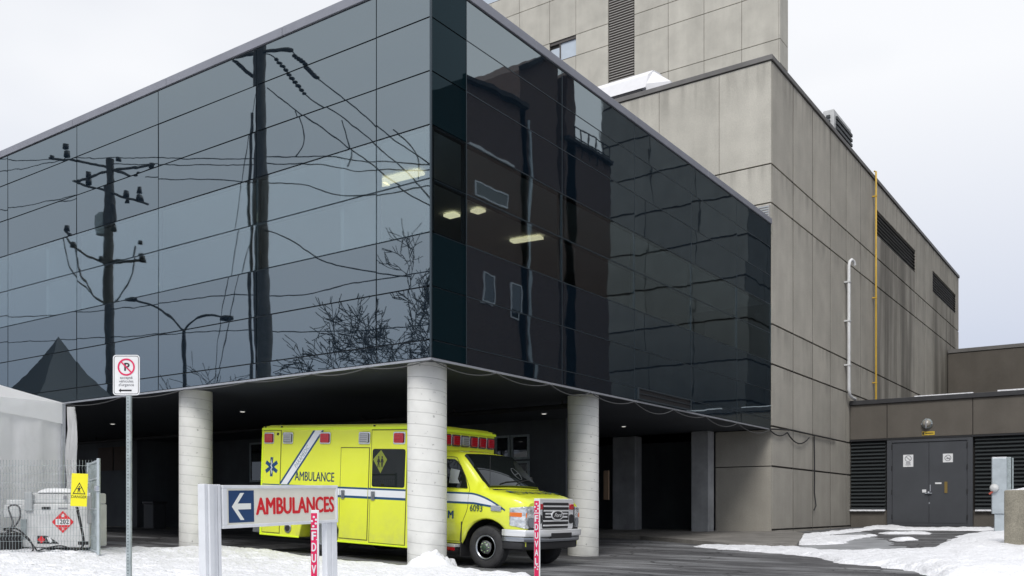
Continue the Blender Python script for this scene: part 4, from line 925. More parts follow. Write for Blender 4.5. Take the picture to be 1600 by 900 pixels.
# ------------------------------------------------------------------ tents, fence, heater at left
def tent(cx, cy, half, ez_, pz_, lab, fab=M_bag):
    gz_ = H(cx, cy); e = empty('marquee_tent', (cx, cy, gz_)); tag(e, lab, 'tent', 'white peaked marquees along the building')
    ez_ -= gz_; pz_ -= gz_
    mb = MB(); n = 14; vs = []; fs = []
    for s_ in range(4):
        a = [(half, -half), (half, half), (-half, half), (-half, -half), (half, -half)]
        p0, p1 = Vector(a[s_]), Vector(a[s_+1]); b0 = len(vs)
        for i in range(n+1):
            t = i/n; zz = ez_+(pz_-ez_)*(.45*t+.55*t**2.6 if pz_ > 5.5 else .85*t+.15*t*t)
            for j in range(n+1):
                q_ = p0.lerp(p1, j/n)*(1-t); vs.append((q_.x, q_.y, zz-.18*4*(j/n)*(1-j/n)*(1-t)*t*2))
        fs += [(b0+i*(n+1)+j, b0+i*(n+1)+j+1, b0+(i+1)*(n+1)+j+1, b0+(i+1)*(n+1)+j) for i in range(n) for j in range(n)]
    mb.mesh(vs, fs, 0, True); mb.build('canopy', fab, e, True)
    mb = MB()
    for s_ in range(4):
        a = [(half, -half), (half, half), (-half, half), (-half, -half), (half, -half)]; p0, p1 = Vector(a[s_]), Vector(a[s_+1]); vs = []
        for j in range(17):
            q_ = p0.lerp(p1, j/16)*1.004; u_ = j/16; vs += [(q_.x, q_.y, ez_), (q_.x*1.002, q_.y*1.002, ez_-.44+.22*4*u_*(1-u_))]
        mb.mesh(vs, [(2*j, 2*j+1, 2*j+3, 2*j+2) for j in range(16)], 0, True)
    mb.build('valance', fab, e, True)
    mb = MB(); hw = half-.03
    for s_ in range(4):
        a = [(hw, -hw), (hw, hw), (-hw, hw), (-hw, -hw), (hw, -hw)]; p0, p1 = Vector(a[s_]), Vector(a[s_+1]); vs = []
        for j in range(49):
            q_ = p0.lerp(p1, j/48); nrm_ = Vector((p1.y-p0.y, -(p1.x-p0.x))).normalized(); q_ = q_+nrm_*(.025*math.sin(j*.9)+.02*math.sin(j*2.3)); vs += [(q_.x, q_.y, ez_), (q_.x, q_.y, .02)]
        mb.mesh(vs, [(2*j, 2*j+1, 2*j+3, 2*j+2) for j in range(48)], 0, True)
    mb.build('side_wall', M_bag, e, True)
    for sx in (-1, 1):
        for sy in (-1, 1):
            mb = MB(); mb.box((sx*half*1.0-.03, sy*half*1.0-.03, 0), (sx*half+.03, sy*half+.03, ez_-.02)); mb.build('post', M_alu, e, True)
    return e
tc0 = P(99, 640, 19.0)
te = tent(tc0.x-3.0, tc0.y-3.0, 3.0, 3.80, 5.15, 'white marquee tent with sagging valance behind the fenced heater')
pk = refl(90, 527, 1, 5.0)
tent(pk.x, pk.y, 3.2, 3.9, pk.z, 'marquee with tall peak, canvas darkened as if backlit, standing farther along the glass front', mat('backlit_marquee_canvas', (.12, .13, .14), .8))  # canvas colour greyed so the peak reads as backlit
mb = MB(); vs = []
cxx, cyy = tc0.x+.12, tc0.y+.10
for j in range(25):
    a = j*.55; z_s = j
for i in range(14):
    z = 3.72-i*.17; wdt = .10+.06*math.sin(i*.55)+.02*(i > 6)
    for j in range(9): vs.append((cxx+(j/8-.5)*wdt*1.4+.03*math.sin(i*.7), cyy+.05*math.sin(j*2.2+i*.4)+(j/8-.5)*.1, z))
mb.mesh(vs, [(i*9+j, i*9+j+1, (i+1)*9+j+1, (i+1)*9+j) for i in range(13) for j in range(8)], 0, True)
o_ = mb.build('tied_curtain', M_bag, te)

# wire mesh fence
def ladder(mb, a, b, z0, z1, sp=.052, rad=.0032, bends=(.22, .5, .95, 1.45)):
    a, b = Vector(a), Vector(b); d = b-a; L = d.length; n = int(L/sp); dn = d.normalized(); nv_ = Vector((dn.y, -dn.x, 0))
    for i in range(n+1):
        p_ = a+d*(i/n); pts = [Vector((p_.x, p_.y, z0))]
        for h_ in (.25, .72, 1.2, z1-z0-.15):
            if h_ < z1-z0-.05: pts += [Vector((p_.x, p_.y, z0+h_-.05)), Vector((p_.x, p_.y, z0+h_))+nv_*.03, Vector((p_.x, p_.y, z0+h_+.05))]
        pts.append(Vector((p_.x, p_.y, z1))); mb.tube(pts, rad, 4, cap=False)
    z = z0+.02
    for h_ in (.02, .2, .3, .45, .67, .77, .95, 1.15, 1.25, z1-z0-.25, z1-z0-.1):
        mb.tube([(a.x, a.y, z0+h_), (b.x, b.y, z0+h_)], rad, 4, cap=False)
FD = 16.4
f0 = P(-130, 0, FD); f1 = P(148, 0, FD+.25); zf = .84
e = empty('wire_fence', (f1.x, f1.y, zf)); tag(e, 'welded grey wire mesh fence around the white heater unit', 'fence')
mb = MB(); ladder(mb, (f0.x, f0.y, 0), (f1.x, f1.y, 0), zf, 2.50); mb.build('mesh_panel', M_galv, e)
g1 = P(154, 0, FD-.3); g0 = P(138, 0, FD+1.2)
f1b = f1
e2 = empty('fence_gate', (g1.x, g1.y, zf)); tag(e2, 'open galvanised gate leaf at the right end of the wire fence', 'gate')
mb = MB()
for p_ in (g0, g1): mb.bar((p_.x, p_.y, zf-.02), (p_.x, p_.y, 2.5), .045, .045, AR)
mb.bar((g0.x, g0.y, 2.46), (g1.x, g1.y, 2.46), .035, .035); mb.bar((g0.x, g0.y, zf+.03), (g1.x, g1.y, zf+.03), .035, .035); mb.bar((g0.x, g0.y, 2.16), (g1.x, g1.y, 2.16), .03, .03); mb.bar((g0.x, g0.y, 1.62), (g1.x, g1.y, 1.62), .03, .03)
mb.build('frame', M_galvl, e2)
mb = MB(); ladder(mb, (g0.x, g0.y, 0), (g1.x, g1.y, 0), zf, 2.45, .05, .004); mb.build('mesh_panel', M_galv, e2)
mb = MB(); mb.box((g1.x-.05, g1.y-.06, 1.93), (g1.x+.04, g1.y+.0, 2.02)); mb.build('latch', M_chrome, e2, bevel=.01)

# danger sign on the fence
q = P(124, 765.5, FD-.05); e = empty('danger_sign', tuple(q), (0, R(2.5), rz)); tag(e, 'yellow DANGER sign hung on the wire fence', 'sign')
mb = MB(); mb.box((-.145, -.006, -.29), (.145, 0, .29)); pl = mb.build('plate', M_ysign, e, True, bevel=.002)
mb = MB(); Fd = FY((0, -.0065, 0))
tri = [(-.115, -.075), (.115, -.075), (0, .135)]; tri2 = [(-.092, -.060), (.092, -.060), (0, .106)]
for i in range(3): k = (i+1) % 3; mb.poly([Fd @ Vector((*tri[i], .001)), Fd @ Vector((*tri[k], .001)), Fd @ Vector((*tri2[k], .001)), Fd @ Vector((*tri2[i], .001))])
for sh in ([(-.012, .045), (.012, .045), (.016, .065), (-.006, .068)], [(-.02, .04), (.02, .035), (.012, -.01), (-.022, -.005)], [(-.022, -.005), (-.006, -.008), (-.016, -.05), (-.03, -.05)], [(.0, -.008), (.013, -.01), (.025, -.048), (.012, -.05)], [(.02, .035), (.048, .055), (.052, .048), (.016, .02)], [(-.02, .04), (-.045, .015), (-.040, .008), (-.014, .028)]):
    mb.prism(sh, Fd, .001)
mb.text('DANGER', .068, Fd @ Matrix.Translation((0, -.125, .0)), bold=.001, ext=.001); mb.build('symbol', M_blk, pl, True)

# heater / generator unit
gq = P(84, 860, 17.1); e = empty('mobile_heater', (gq.x, gq.y, .86), (0, 0, rz)); tag(e, 'white portable fuel heater with red 1202 placard behind the fence', 'heater')
G = 17.1/1446
mb = MB(); mb.box((-.60, 0, .05), (.66, .75, .86)); mb.box((-.48, .04, .86), (.66, .72, 1.06)); mb.build('body', M_dwhite, e, True, bevel=.03)
mb = MB(); vs = []
for i in range(13):
    t = i/12; x = -.32+t*.64; z = 1.065+.085*math.sin(math.pi*t)**.6
    vs += [(x, .02, z), (x, .70, z), (x, .02, 1.062), (x, .70, 1.062)]
mb.mesh(vs, [(4*i, 4*i+4, 4*i+5, 4*i+1) for i in range(12)]+[(4*i+2, 4*i+6, 4*i+4, 4*i) for i in range(12)]+[(4*i+1, 4*i+5, 4*i+7, 4*i+3) for i in range(12)], 0, True); mb.build('lid', M_white, e, True)
mb = MB(); mb.box((-.98, .1, .60), (-.60, .6, .84)); mb.box((-.95, .12, .84), (-.5, .5, .93)); mb.build('side_tank', M_dwhite, e, True, bevel=.02)
mb = MB(); mb.box((-.52, -.05, .72), (-.38, 0, 1.08)); mb.build('grey_box', mat('grey_enclosure', (.42, .44, .45), .5), e, True, bevel=.015)
mb = MB(); mb.box((-.605, -.014, .2), (-.50, -.002, .57)); mb.build('door_strip', M_galv, e, True); mb = MB(); mb.box((.62, -.02, .5), (.74, .2, 1.0)); mb.build('side_panel', mat('grey_trim', (.30, .31, .32), .5), e, True)
mb = MB()
mb.box((-.22, -.008, .745), (-.06, -.001, .80)); mb.box((.45, -.008, .10), (.64, -.001, .16)); mb.box((-.30, -.008, .12), (-.14, -.001, .27)); mb.prism([(-.14, .12), (.10, .12), (.0, .19), (-.14, .27)], FY((0, -.001, 0)), .007); mb.build('labels', M_blk, e, True)
mb = MB(); mb.box((.08, -.006, .76), (.26, -.001, .785)); mb.box((.18, -.006, .93), (.24, -.001, 1.0)); mb.box((.33, -.006, .93), (.4, -.001, 1.02)); mb.build('vents', M_grink, e, True)
mb = MB(); Fh = FY((-.225, -.0085, .195)); mb.prism([(0, -.07), (.07, 0), (0, .07), (-.07, 0)], Fh, .001); mb.build('red_diamond', mat('placard_red', (.72, .03, .04), .45), e, True)
mb = MB(); Fh = FY((-.05, -.0085, .185)); mb.prism([(-.08, .05), (-.02, .055), (.03, -.02), (.0, -.05), (-.04, -.03)], Fh, .001); mb.build('white_mark', M_white, e, True)
q_ = Fh
mb = MB(); Fp = FY((.17, -.004, .52)); mb.prism([(0, -.205), (.205, 0), (0, .205), (-.205, 0)], Fp, .002); pc = mb.build('placard', MATS['placard_red'], e, True)
mb = MB(); mb.prism([(-.13, -.055), (.13, -.055), (.13, .055), (-.13, .055)], Fp @ Matrix.Translation((0, 0, .0022)), .001); mb.prism([(-.02, .09), (.02, .09), (.028, .12), (.005, .16), (-.028, .115)], Fp @ Matrix.Translation((0, 0, .0022)), .001); mb.text('3', .06, Fp @ Matrix.Translation((0, -.13, .0022)), ext=.001, bold=.002); mb.build('white_field', M_white, pc, True)
mb = MB(); mb.text('1202', .115, Fp @ Matrix.Translation((0, .0, .0034)), ext=.001, bold=.002); mb.build('number', M_blk, pc, True)
# hoses
mb = MB()
hp = lambda pts, D: [P(a, b, D) for a, b in pts]
def smooth(pts, n=6):
    o_ = []; pts = [Vector(p_) for p_ in pts]
    for i in range(len(pts)-1):
        p0, p1, p2, p3 = pts[max(i-1, 0)], pts[i], pts[i+1], pts[min(i+2, len(pts)-1)]
        for k in range(n):
            t = k/n; o_.append(.5*((2*p1)+(p2-p0)*t+(2*p0-5*p1+4*p2-p3)*t*t+(3*p1-p0-3*p2+p3)*t**3))
    o_.append(pts[-1]); return o_
for pts in ([(5, 828), (20, 830), (38, 838), (50, 850), (58, 861)], [(5, 826), (25, 826), (45, 842), (52, 858), (44, 866)], [(58, 861), (75, 856), (95, 853), (115, 858), (127, 856), (129, 840), (124, 815), (119, 792)], [(60, 862), (90, 861), (118, 860), (131, 850), (127, 820), (121, 792)]):
    mb.tube(smooth(hp(pts, 16.75)), .014, 7)
tag(mb.build('fuel_hose', M_black), 'black hoses looping over the snow from the heater behind the fence', 'hose')
q = P(8, 866, 16.9); e = empty('hand_cart', tuple(q), (0, 0, rz)); tag(e, 'dark wheeled cart with tubular handles beside the white heater', 'cart')
mb = MB(); mb.box((-.5, .0, .05), (.20, .5, .38)); mb.build('motor', M_black, e, True, bevel=.06, seg=3)
mb = MB(); mb.tube(smooth([(-.02, 0, .36), (.10, 0, .47), (.14, 0, .60), (.06, 0, .86), (.24, 0, .88), (.27, 0, .66), (.10, 0, .42), (.02, 0, .36)], 3), .016, 6); mb.build('handle', mat('dark_grey_tube', (.09, .09, .095), .5), e, True)
mb = MB(); mb.tube([(.02, -.04, 0), (.02, -.04, .34)], .02, 6); mb.build('leg', M_black, e, True)

# ------------------------------------------------------------------ ambulance (local frame: x forward from the front axle, y to its left, z up)
A = empty('ambulance', (.199, 2.23, .574), (0, R(2.5), 0)); tag(A, 'bright yellow box ambulance with red lamps parked nose out in the bay', 'ambulance')
HB = 1.15; XR, XF = -5.79, -1.44; ZB = .27; ZTOP = 2.54
side = lambda x, z, y=-HB: FR((x, y, z), (1, 0, 0), (0, 0, 1))
# box body with a rear wheel arch
pr = [(XR, ZTOP), (XR, .27), (-4.62, .27)]
pr += [(-4.03+.55*math.cos(a), .36+.50*math.sin(a)) for a in [R(180-15*i) for i in range(1, 12)]]+[(-3.52, .27), (XF, .25), (XF, ZTOP)]
mb = MB(); n = len(pr)
mb.mesh([(x, -HB, z) for x, z in pr]+[(x, HB, z) for x, z in pr], [tuple(range(n)), tuple(range(n, 2*n))[::-1]]+[(i, n+i, n+(i+1) % n, (i+1) % n) for i in range(n)])
mb.build('box_body', M_yel, A, True, bevel=.03, seg=3)
mb = MB()
for s_ in (-1, 1): mb.box((XR-.015, s_*HB-.012, 2.455), (XF+.015, s_*HB+.012, 2.50)); mb.box((XR-.01, s_*HB-.010, .262), (-4.60, s_*HB+.010, .30)); mb.box((-3.5, s_*HB-.010, .25), (XF+.01, s_*HB+.010, .285))
mb.box((XF, -HB, 2.45), (XF+.03, HB, 2.50)); mb.box((XF-.04, -HB-.010, .3), (XF+.012, -HB+.01, 2.45)); mb.box((XR-.012, -HB-.010, .3), (XR+.035, -HB+.01, 2.45)); mb.build('edge_trim', M_yel2, A, True, bevel=.005)
mb = MB(); mb.box((XR+.1, -HB+.1, 2.541), (XF-.1, HB-.1, 2.56)); mb.build('roof_sheet', M_yel, A, True)
mb = MB()
for x in (-5.7, -5.2, -2.6, -1.5): mb.box((x-.018, -HB-.018, 2.505), (x+.018, -HB+.0, 2.535))
for y in (-.9, -.78, -.62, 1.08): mb.box((XF+.0, y-.02, 2.505), (XF+.02, y+.02, 2.53))
mb.build('marker_lights', M_blk, A, True)
def plate_door(name, x0, x1, z0, z1):
    mb = MB(); mb.box((x0-.014, -HB-.002, z0-.014), (x1+.014, -HB+.01, z1+.014)); mb.box((x0-.02, -HB-.001, z0-.02), (x1+.02, -HB+.01, z1+.02)); s_ = mb.build('door_gap_shade', MATS.get('gap_shade') or mat('gap_shade', (.16, .17, .03), .8), A, True)  # dark yellow plate stands in for the shade in the door gap
    mb = MB(); mb.box((x0, -HB-.010, z0), (x1, -HB, z1)); return mb.build(name, M_yel, A, True, bevel=.004)
d1 = plate_door('compartment_door', -3.46, -2.72, .34, 2.09)
d2 = plate_door('side_door', -2.65, -1.76, .30, 2.43)
d3 = plate_door('compartment_door', -5.75, -5.22, 1.30, 2.44)
d4 = plate_door('compartment_door', -5.72, -5.20, .33, 1.24)
mb = MB(); mb.prism([(a-2.205, b+1.72) for a, b in rrect(.83, .72, .05)], FR((0, -HB-.010, 0), (1, 0, 0), (0, 0, 1)), .004); wn = mb.build('door_window', M_vglass, A, True)
mb = MB(); Fw_ = FR((-2.40, -HB-.0145, 1.86), (1, 0, 0), (0, 0, 1)); mb.prism([(-.20, .02), (0, .20), (.16, .02), (0, -.24)], Fw_, .0015); mb.build('decal', mat('dim_yellow_decal', (.20, .24, .03), .5), wn, True)
mb = MB()
for dx in (-.055, .035):
    mb.prism([(dx-.02, .02), (dx+.02, .02), (dx+.045, -.06), (dx+.018, -.05), (dx+.03, -.15), (dx+.012, -.15), (dx, -.08), (dx-.012, -.15), (dx-.03, -.15), (dx-.018, -.05), (dx-.045, -.06)], Fw_ @ Matrix.Translation((0, .02, .0017)), .001)
    mb.prism([(dx+.02*math.cos(R(45*i)), .045+.02*math.sin(R(45*i))) for i in range(8)], Fw_ @ Matrix.Translation((0, .02, .0017)), .001)
mb.build('decal_figures', M_blk, wn, True)
for dd, x in ((d1, -3.37), (d2, -2.57)):
    mb = MB(); mb.box((x-.045, -HB-.035, 1.10), (x+.045, -HB-.016, 1.27)); mb.box((x-.02, -HB-.055, 1.12), (x+.02, -HB-.035, 1.22)); mb.build('handle', M_chromed, dd, True, bevel=.008)
M_brt = mat('chrome_painted_bright', (.86, .87, .88), .32, metal=.55)  # chrome paled in colour to stand in for bright reflections
# side stripes
def strip(x0, x1, z0, z1, m, nm, y=-HB-.0105, par=None):
    mb = MB(); mb.box((x0, y-.0015, z0), (x1, y, z1)); return mb.build(nm, m, par or A, True)
for x0, x1, y, dd in ((-3.459, -2.721, -HB-.0105, d1), (-2.649, -1.761, -HB-.0105, d2), (-2.712, -2.662, -HB-.0025, A), (-5.18, -3.48, -HB-.0005, A), (-5.749, -5.221, -HB-.0105, d3)):
    for z0, z1, m in ((1.300, 1.335, M_sblue), (1.170, 1.299, M_swhite), (1.125, 1.169, M_sblue)):
        if dd is d3 and m is not M_sblue: continue
        if dd is d3 and z0 < 1.2: continue
        strip(x0, x1, z0 if dd is not d3 else 1.315, z1 if dd is not d3 else 1.335, m, 'stripe', y, dd)
mb = MB()
def diag(xa0, xa1, xb0, xb1, z0, z1, off, mb): mb.prism([(xb0, z0), (xb1, z0), (xa1, z1), (xa0, z1)], FR((0, -HB-off, 0), (1, 0, 0), (0, 0, 1)), .0015)
diag(-4.21, -4.02, -5.185, -5.0, 1.34, 2.44, .0004, mb); mb.build('diagonal_band', M_swhite, A, True)
mb = MB(); diag(-4.27, -4.21, -5.245, -5.185, 1.34, 2.44, .0006, mb); diag(-4.02, -3.965, -5.0, -4.945, 1.34, 2.44, .0006, mb); mb.build('diagonal_edge', M_sblue, A, True)
ang = math.atan2(1.10, .975)
mb = MB(); mb.text('PARAMEDIC', .135, FR((-4.58, -HB-.002, 1.905), (math.cos(ang), 0, math.sin(ang)), (-math.sin(ang), 0, math.cos(ang))), xs=.78, ext=.001, shear=.15); mb.build('lettering', mat('grey_blue_ink', (.22, .30, .36), .5), A, True)
mb = MB(); mb.text('AMBULANCE', .262, side(-4.20, 1.505, -HB-.0005), xs=.80, ext=.0015, bold=.004)
v0 = min(v.x for v in mb.v); v1 = max(v.x for v in mb.v); mb.v = [Vector((-4.775+(v.x-v0)/(v1-v0)*1.135, v.y, v.z)) for v in mb.v]
mb.build('lettering', M_ink, A, True)
def star(M, r, mt=0):
    mb = MB()
    for k in range(3):
        a = R(60*k); c, s_ = math.cos(a), math.sin(a); h = r*.2
        pts = [(-h, -r), (h, -r), (h, r), (-h, r)]; mb.prism([(x*c-y*s_, x*s_+y*c) for x, y in pts], M @ Matrix.Translation((0, 0, .0003*k)), .001)
    return mb
F3 = side(-5.475, 1.69, -HB-.0105); sb = star(F3, .20).build('star_emblem', M_sblue, A, True)
mb = MB(); mb.bar(F3 @ Vector((0, -.15, .0025)), F3 @ Vector((0, .15, .0025)), .001, .012)
sn = [F3 @ Vector((.025*math.sin(i*.9), -.12+i*.012, .0025)) for i in range(20)]; mb.tube(sn, .007, 4); mb.build('staff', M_swhite, sb, True)
# lamps
def lamp(x, z, m, par=A, wd=.25, ht=.205, face='s', y=0):
    Fm = side(x, z, -HB) if face == 's' else FR((XF+.0, y, z), (0, 1, 0), (0, 0, 1))
    mb = MB(); mb.prism(rrect(wd+.05, ht+.03, .035), Fm, .022); bz = mb.build('lamp_bezel', M_chrome, par, True, bevel=.004)
    mb = MB(); mb.prism(rrect(wd-.02, ht-.02, .03), Fm @ Matrix.Translation((0, 0, .0225)), .028); mb.build('lens', m, bz, True, bevel=.012)
    mb = MB()
    for k in range(4): mb.box((-wd/2+.03, -ht/2+.03+k*(ht-.06)/4, .0505), (wd/2-.03, -ht/2+.033+k*(ht-.06)/4+.004, .0515), 0, Fm)
    mb.build('lens_ribs', M_blk if m is M_lclr else mat('dark_red', (.2, .002, .01), .3) if 'dark_red' not in MATS else MATS['dark_red'], bz, True)
for x, m in ((-5.565, M_lred), (-4.99, M_lclr), (-3.91, M_lred), (-2.84, M_lclr), (-1.95, M_lred)): lamp(x, 2.285, m)
for i, m in enumerate((M_lred, M_lclr, M_lred, M_lclr, M_lclr, M_lred, M_lclr, M_lred)): pass
for y, m in ((.98, M_lred), (.70, M_lred), (.42, M_lred), (.14, M_lclr), (-.14, M_lred), (-.42, M_lred), (-.70, M_lclr), (-.98, M_lred)): lamp(0, 2.30, m, wd=.22, ht=.20, face='f', y=y)
for x in (-5.30, -5.14):
    mb = MB(); mb.lathe([(.028, 0), (.028, .012), (.015, .016)], side(x, 2.37, -HB-.0095 if x < -5.2 else -HB), 12); mb.build('corner_lamp', M_blk, A, True)
mb = MB(); mb.lathe([(.10, 0), (.10, .015), (.085, .02)], side(-4.93, .44), 24); fv = mb.build('round_vent', M_chromed, A, True)
mb = MB(); mb.lathe([(.065, .021), (.05, .026), (0, .028)], side(-4.93, .44), 24); mb.build('vent_centre', M_blk, fv, True)
mb = MB(); mb.box((XR-.30, -HB+.05, .30), (XR, HB-.05, .42)); mb.build('rear_step', M_chromed, A, True, bevel=.01)
mb = MB(); mb.box((XR+.3, -.75, .30), (XF, .75, .55)); mb.box((XF, -.7, .34), (.6, .7, .62)); mb.build('chassis', M_blk, A, True)

# cab: lofted sections along x
def arch(x):
    d = x/.50; return .40 if abs(d) >= 1 else max(.40, .37+.50*math.sqrt(max(0, 1-d*d)))
def topz(x):
    k = [(-1.45, 2.09), (-1.0, 2.08), (-.78, 2.04), (-.66, 1.95), (-.40, 1.70), (-.12, 1.425), (-.02, 1.395), (.25, 1.365), (.5, 1.315), (.66, 1.265), (.76, 1.20)]
    for (a, b), (c, d) in zip(k[:-1], k[1:]):
        if x <= c: return b+(d-b)*(x-a)/(c-a)
    return k[-1][1]
def halfw(x): return .985 if x < .25 else .985-.13*((x-.25)/.51)**2.2
def belt(x): return min(1.33, topz(x)-.09)
def tophw(x):
    if x < -.12: return .80+.0*(x)
    return min(halfw(x)-.10, .80+.07*lin(-.12, .1, x))
stx = [-1.445, -1.2, -1.0, -.88, -.78, -.72, -.66, -.6, -.54, -.48, -.44, -.40, -.34, -.28, -.22, -.16, -.12, -.06, -.02, .06, .14, .22, .28, .34, .38, .42, .46, .49, .505, .54, .6, .64, .68, .72, .76]
secs = []
for x in stx:
    hw, bz, tz_, tw_ = halfw(x), belt(x), topz(x), tophw(x); zb = arch(x); lo_z = zb
    s_ = [(hw-.03, lo_z), (hw, lo_z+.03 if lo_z < .8 else lo_z+.015), (hw+.004, max(lo_z+.03, .80)), (hw, max(lo_z+.045, .98)), (hw-.015, bz-.10), (hw-.035, bz)]
    gap = tz_-bz
    if gap > .2: s_ += [(hw-.06, bz+.03), (hw-.06-(hw-.06-tw_)*.5, bz+gap*.5), (tw_+.02, tz_-.09), (tw_-.03, tz_-.035), (tw_-.12, tz_-.005)]
    else: s_ += [(hw-.055, bz+gap*.35), (hw-.09, bz+gap*.6), (hw-.14, bz+gap*.78), (hw-.22, bz+gap*.92), (tw_-.12 if tw_-.12 < hw-.26 else hw-.28, tz_-.004)]
    s_ += [(.45, tz_+.008), (.2, tz_+.012 if x > -.1 else tz_+.02), (0, tz_+.012 if x > -.1 else tz_+.022)]
    secs.append((x, s_))
m_ = len(secs[0][1]); vs = []; fs = []
for x, s_ in secs: vs += [(x, -y, z) for y, z in s_]+[(x, y, z) for y, z in s_[:-1][::-1]]
w_ = 2*m_-1
for i in range(len(secs)-1):
    for j in range(w_-1): fs.append((i*w_+j, i*w_+j+1, (i+1)*w_+j+1, (i+1)*w_+j))
mb = MB(); mb.mesh(vs, [f[::-1] for f in fs], 0, True); k = (len(secs)-1)*w_; mb.poly([vs[k+j] for j in range(w_)]); mb.poly([vs[j] for j in range(w_)][::-1])
cabo = mb.build('cab_body', M_yel, A, True)
def sy(x, z):     # near side surface of the cab
    for i in range(len(secs)-1):
        if secs[i][0] <= x <= secs[i+1][0]: break
    t = (x-secs[i][0])/(secs[i+1][0]-secs[i][0]) if secs[i+1][0] != secs[i][0] else 0
    def at(s_):
        for (y0, z0), (y1, z1) in zip(s_[:-1], s_[1:]):
            if z0 <= z <= z1: return y0+(y1-y0)*((z-z0)/(z1-z0+1e-9))
        return s_[0][0] if z < s_[0][1] else s_[-1][0]
    return at(secs[i][1])*(1-t)+at(secs[i+1][1])*t
def drape(mb, lo_f, hi_f, x0, x1, off, n=24):
    vs = []
    for i in range(n+1):
        x = x0+(x1-x0)*i/n
        for j in range(4):
            z = lo_f(x)+(hi_f(x)-lo_f(x))*j/3; vs.append((x, -sy(x, z)-off, z))
    mb.mesh(vs, [(i*4+j, (i+1)*4+j, (i+1)*4+j+1, i*4+j+1) for i in range(n) for j in range(3)], 0, True)
hi = lambda x: 1.325 if x < -.42 else 1.325-.27*((x+.42)/.80)**1.7
lo2 = lambda x: 1.12 if x < -.3 else 1.12-.075*((x+.3)/.68)
mid_hi = lambda x: hi(x)-.032; mid_lo = lambda x: lo2(x)+.035
mb = MB(); drape(mb, lambda x: mid_hi(x), hi, -1.43, .38, .006); drape(mb, lo2, lambda x: min(mid_lo(x), hi(x)), -1.43, .38, .006); mb.build('stripe', M_sblue, A, True)
mb = MB(); drape(mb, mid_lo, lambda x: max(mid_lo(x), mid_hi(x)), -1.43, .27, .0055); mb.build('stripe', M_swhite, A, True)
# fender marker scoop, numbers, letters
mb = MB(); mb.box((.09, -1.010, 1.015), (.31, -.985, 1.115)); mb.build('fender_vent', M_chrome, A, True, bevel=.012)
mb = MB(); mb.text('6093', .165, FR((-.235, -.995, 1.045), (1, 0, 0), (0, 0, 1)), xs=.88, ext=.0015, bold=.002); mb.build('unit_number', mat('dark_green_ink', (.05, .10, .06), .5), A, True)
mb = MB(); mb.text('M', .20, FR((-.808, -.995, .905), (1, 0, 0), (0, 0, 1)), xs=.95, ext=.0015, bold=.007); mb.build('lettering', MATS['stripe_blue'], A, True)
# cab door seams
def seam(pts, nm='door_seam', r_=.006):
    mb = MB(); mb.tube([(x, -sy(x, z)-.001, z) for x, z in smooth([Vector((a, 0, b)) for a, b in pts]) and [(p_.x, p_.z) for p_ in smooth([Vector((a, 0, b)) for a, b in pts], 5)]], r_, 5); mb.build(nm, MATS['gap_shade'], A, True)
seam([(-.44, 1.33), (-.435, 1.15), (-.45, 1.0), (-.53, .80), (-.57, .60), (-.58, .44)]); seam([(-.44, 1.33), (-.46, 1.40), (-.60, 1.62), (-.80, 1.90), (-.9, 1.96), (-1.3, 1.97)]); seam([(-.58, .44), (-1.0, .43), (-1.4, .43)])
# cab side window
def onside(pts, off): return [(x, -sy(x, z)-off, z) for x, z in pts]
wpts = [(-.50, 1.40), (-.56, 1.54), (-.68, 1.74), (-.80, 1.88), (-.88, 1.92), (-1.36, 1.92), (-1.38, 1.40)]
mb = MB(); a_ = onside(wpts, .018); b_ = onside(wpts, -.02); n = len(a_); mb.mesh(a_+b_, [tuple(range(n))]+[(i, (i+1) % n, n+(i+1) % n, n+i) for i in range(n)]); cw = mb.build('cab_window', M_vglass, A, True)
for s_ in (1,):
    mb = MB(); a_ = [(x, -y, z) for x, y, z in a_]; mb.mesh(a_, [tuple(range(n))]); mb.build('cab_window', M_vglass, A, True)
mb = MB(); mb.box((-.92, -.945, 1.50), (-.70, -.93, 1.72)); 
mb.v = [Vector((v.x, -sy(v.x, v.z)-.022, v.z)) for v in [Vector((-.93, 0, 1.48)), Vector((-.68, 0, 1.48)), Vector((-.74, 0, 1.56)), Vector((-.72, 0, 1.72)), Vector((-.93, 0, 1.75))]]; mb.f = [[0, 1, 2, 3, 4]]; mb.m = [0]; mb.sm = [False]
mb.build('window_paper', mat('grey_paper', (.33, .36, .38), .5), cw, True)
# windscreen following the sloping front of the greenhouse
mb = MB(); vs = []; na, nbb = 12, 14
for i in range(na+1):
    x = -.73+(.60)*i/na; z = topz(x)
    for j in range(nbb+1):
        u = -1+2*j/nbb; hwid = .735+.05*i/na; y = u*hwid; cr = .03*(1-u*u)
        vs.append((x+.028+cr*.9, y, z+.022+cr*.6))
mb.mesh(vs, [(i*(nbb+1)+j, i*(nbb+1)+j+1, (i+1)*(nbb+1)+j+1, (i+1)*(nbb+1)+j) for i in range(na) for j in range(nbb)], 0, True)
ring_ = [j for j in range(nbb+1)]+[(i)*(nbb+1)+nbb for i in range(1, na+1)]+[na*(nbb+1)+j for j in range(nbb-1, -1, -1)]+[i*(nbb+1) for i in range(na-1, 0, -1)]
lowv = [Vector(vs[i])-Vector((.05, 0, .05)) for i in ring_]
b0 = len(mb.v); mb.v += [Vector(vs[i]) for i in ring_]+lowv; nr_ = len(ring_)
for i in range(nr_): mb.f.append([b0+i, b0+(i+1) % nr_, b0+nr_+(i+1) % nr_, b0+nr_+i]); mb.m.append(0); mb.sm.append(False)
ws = mb.build('windscreen', M_vglass, A, True)
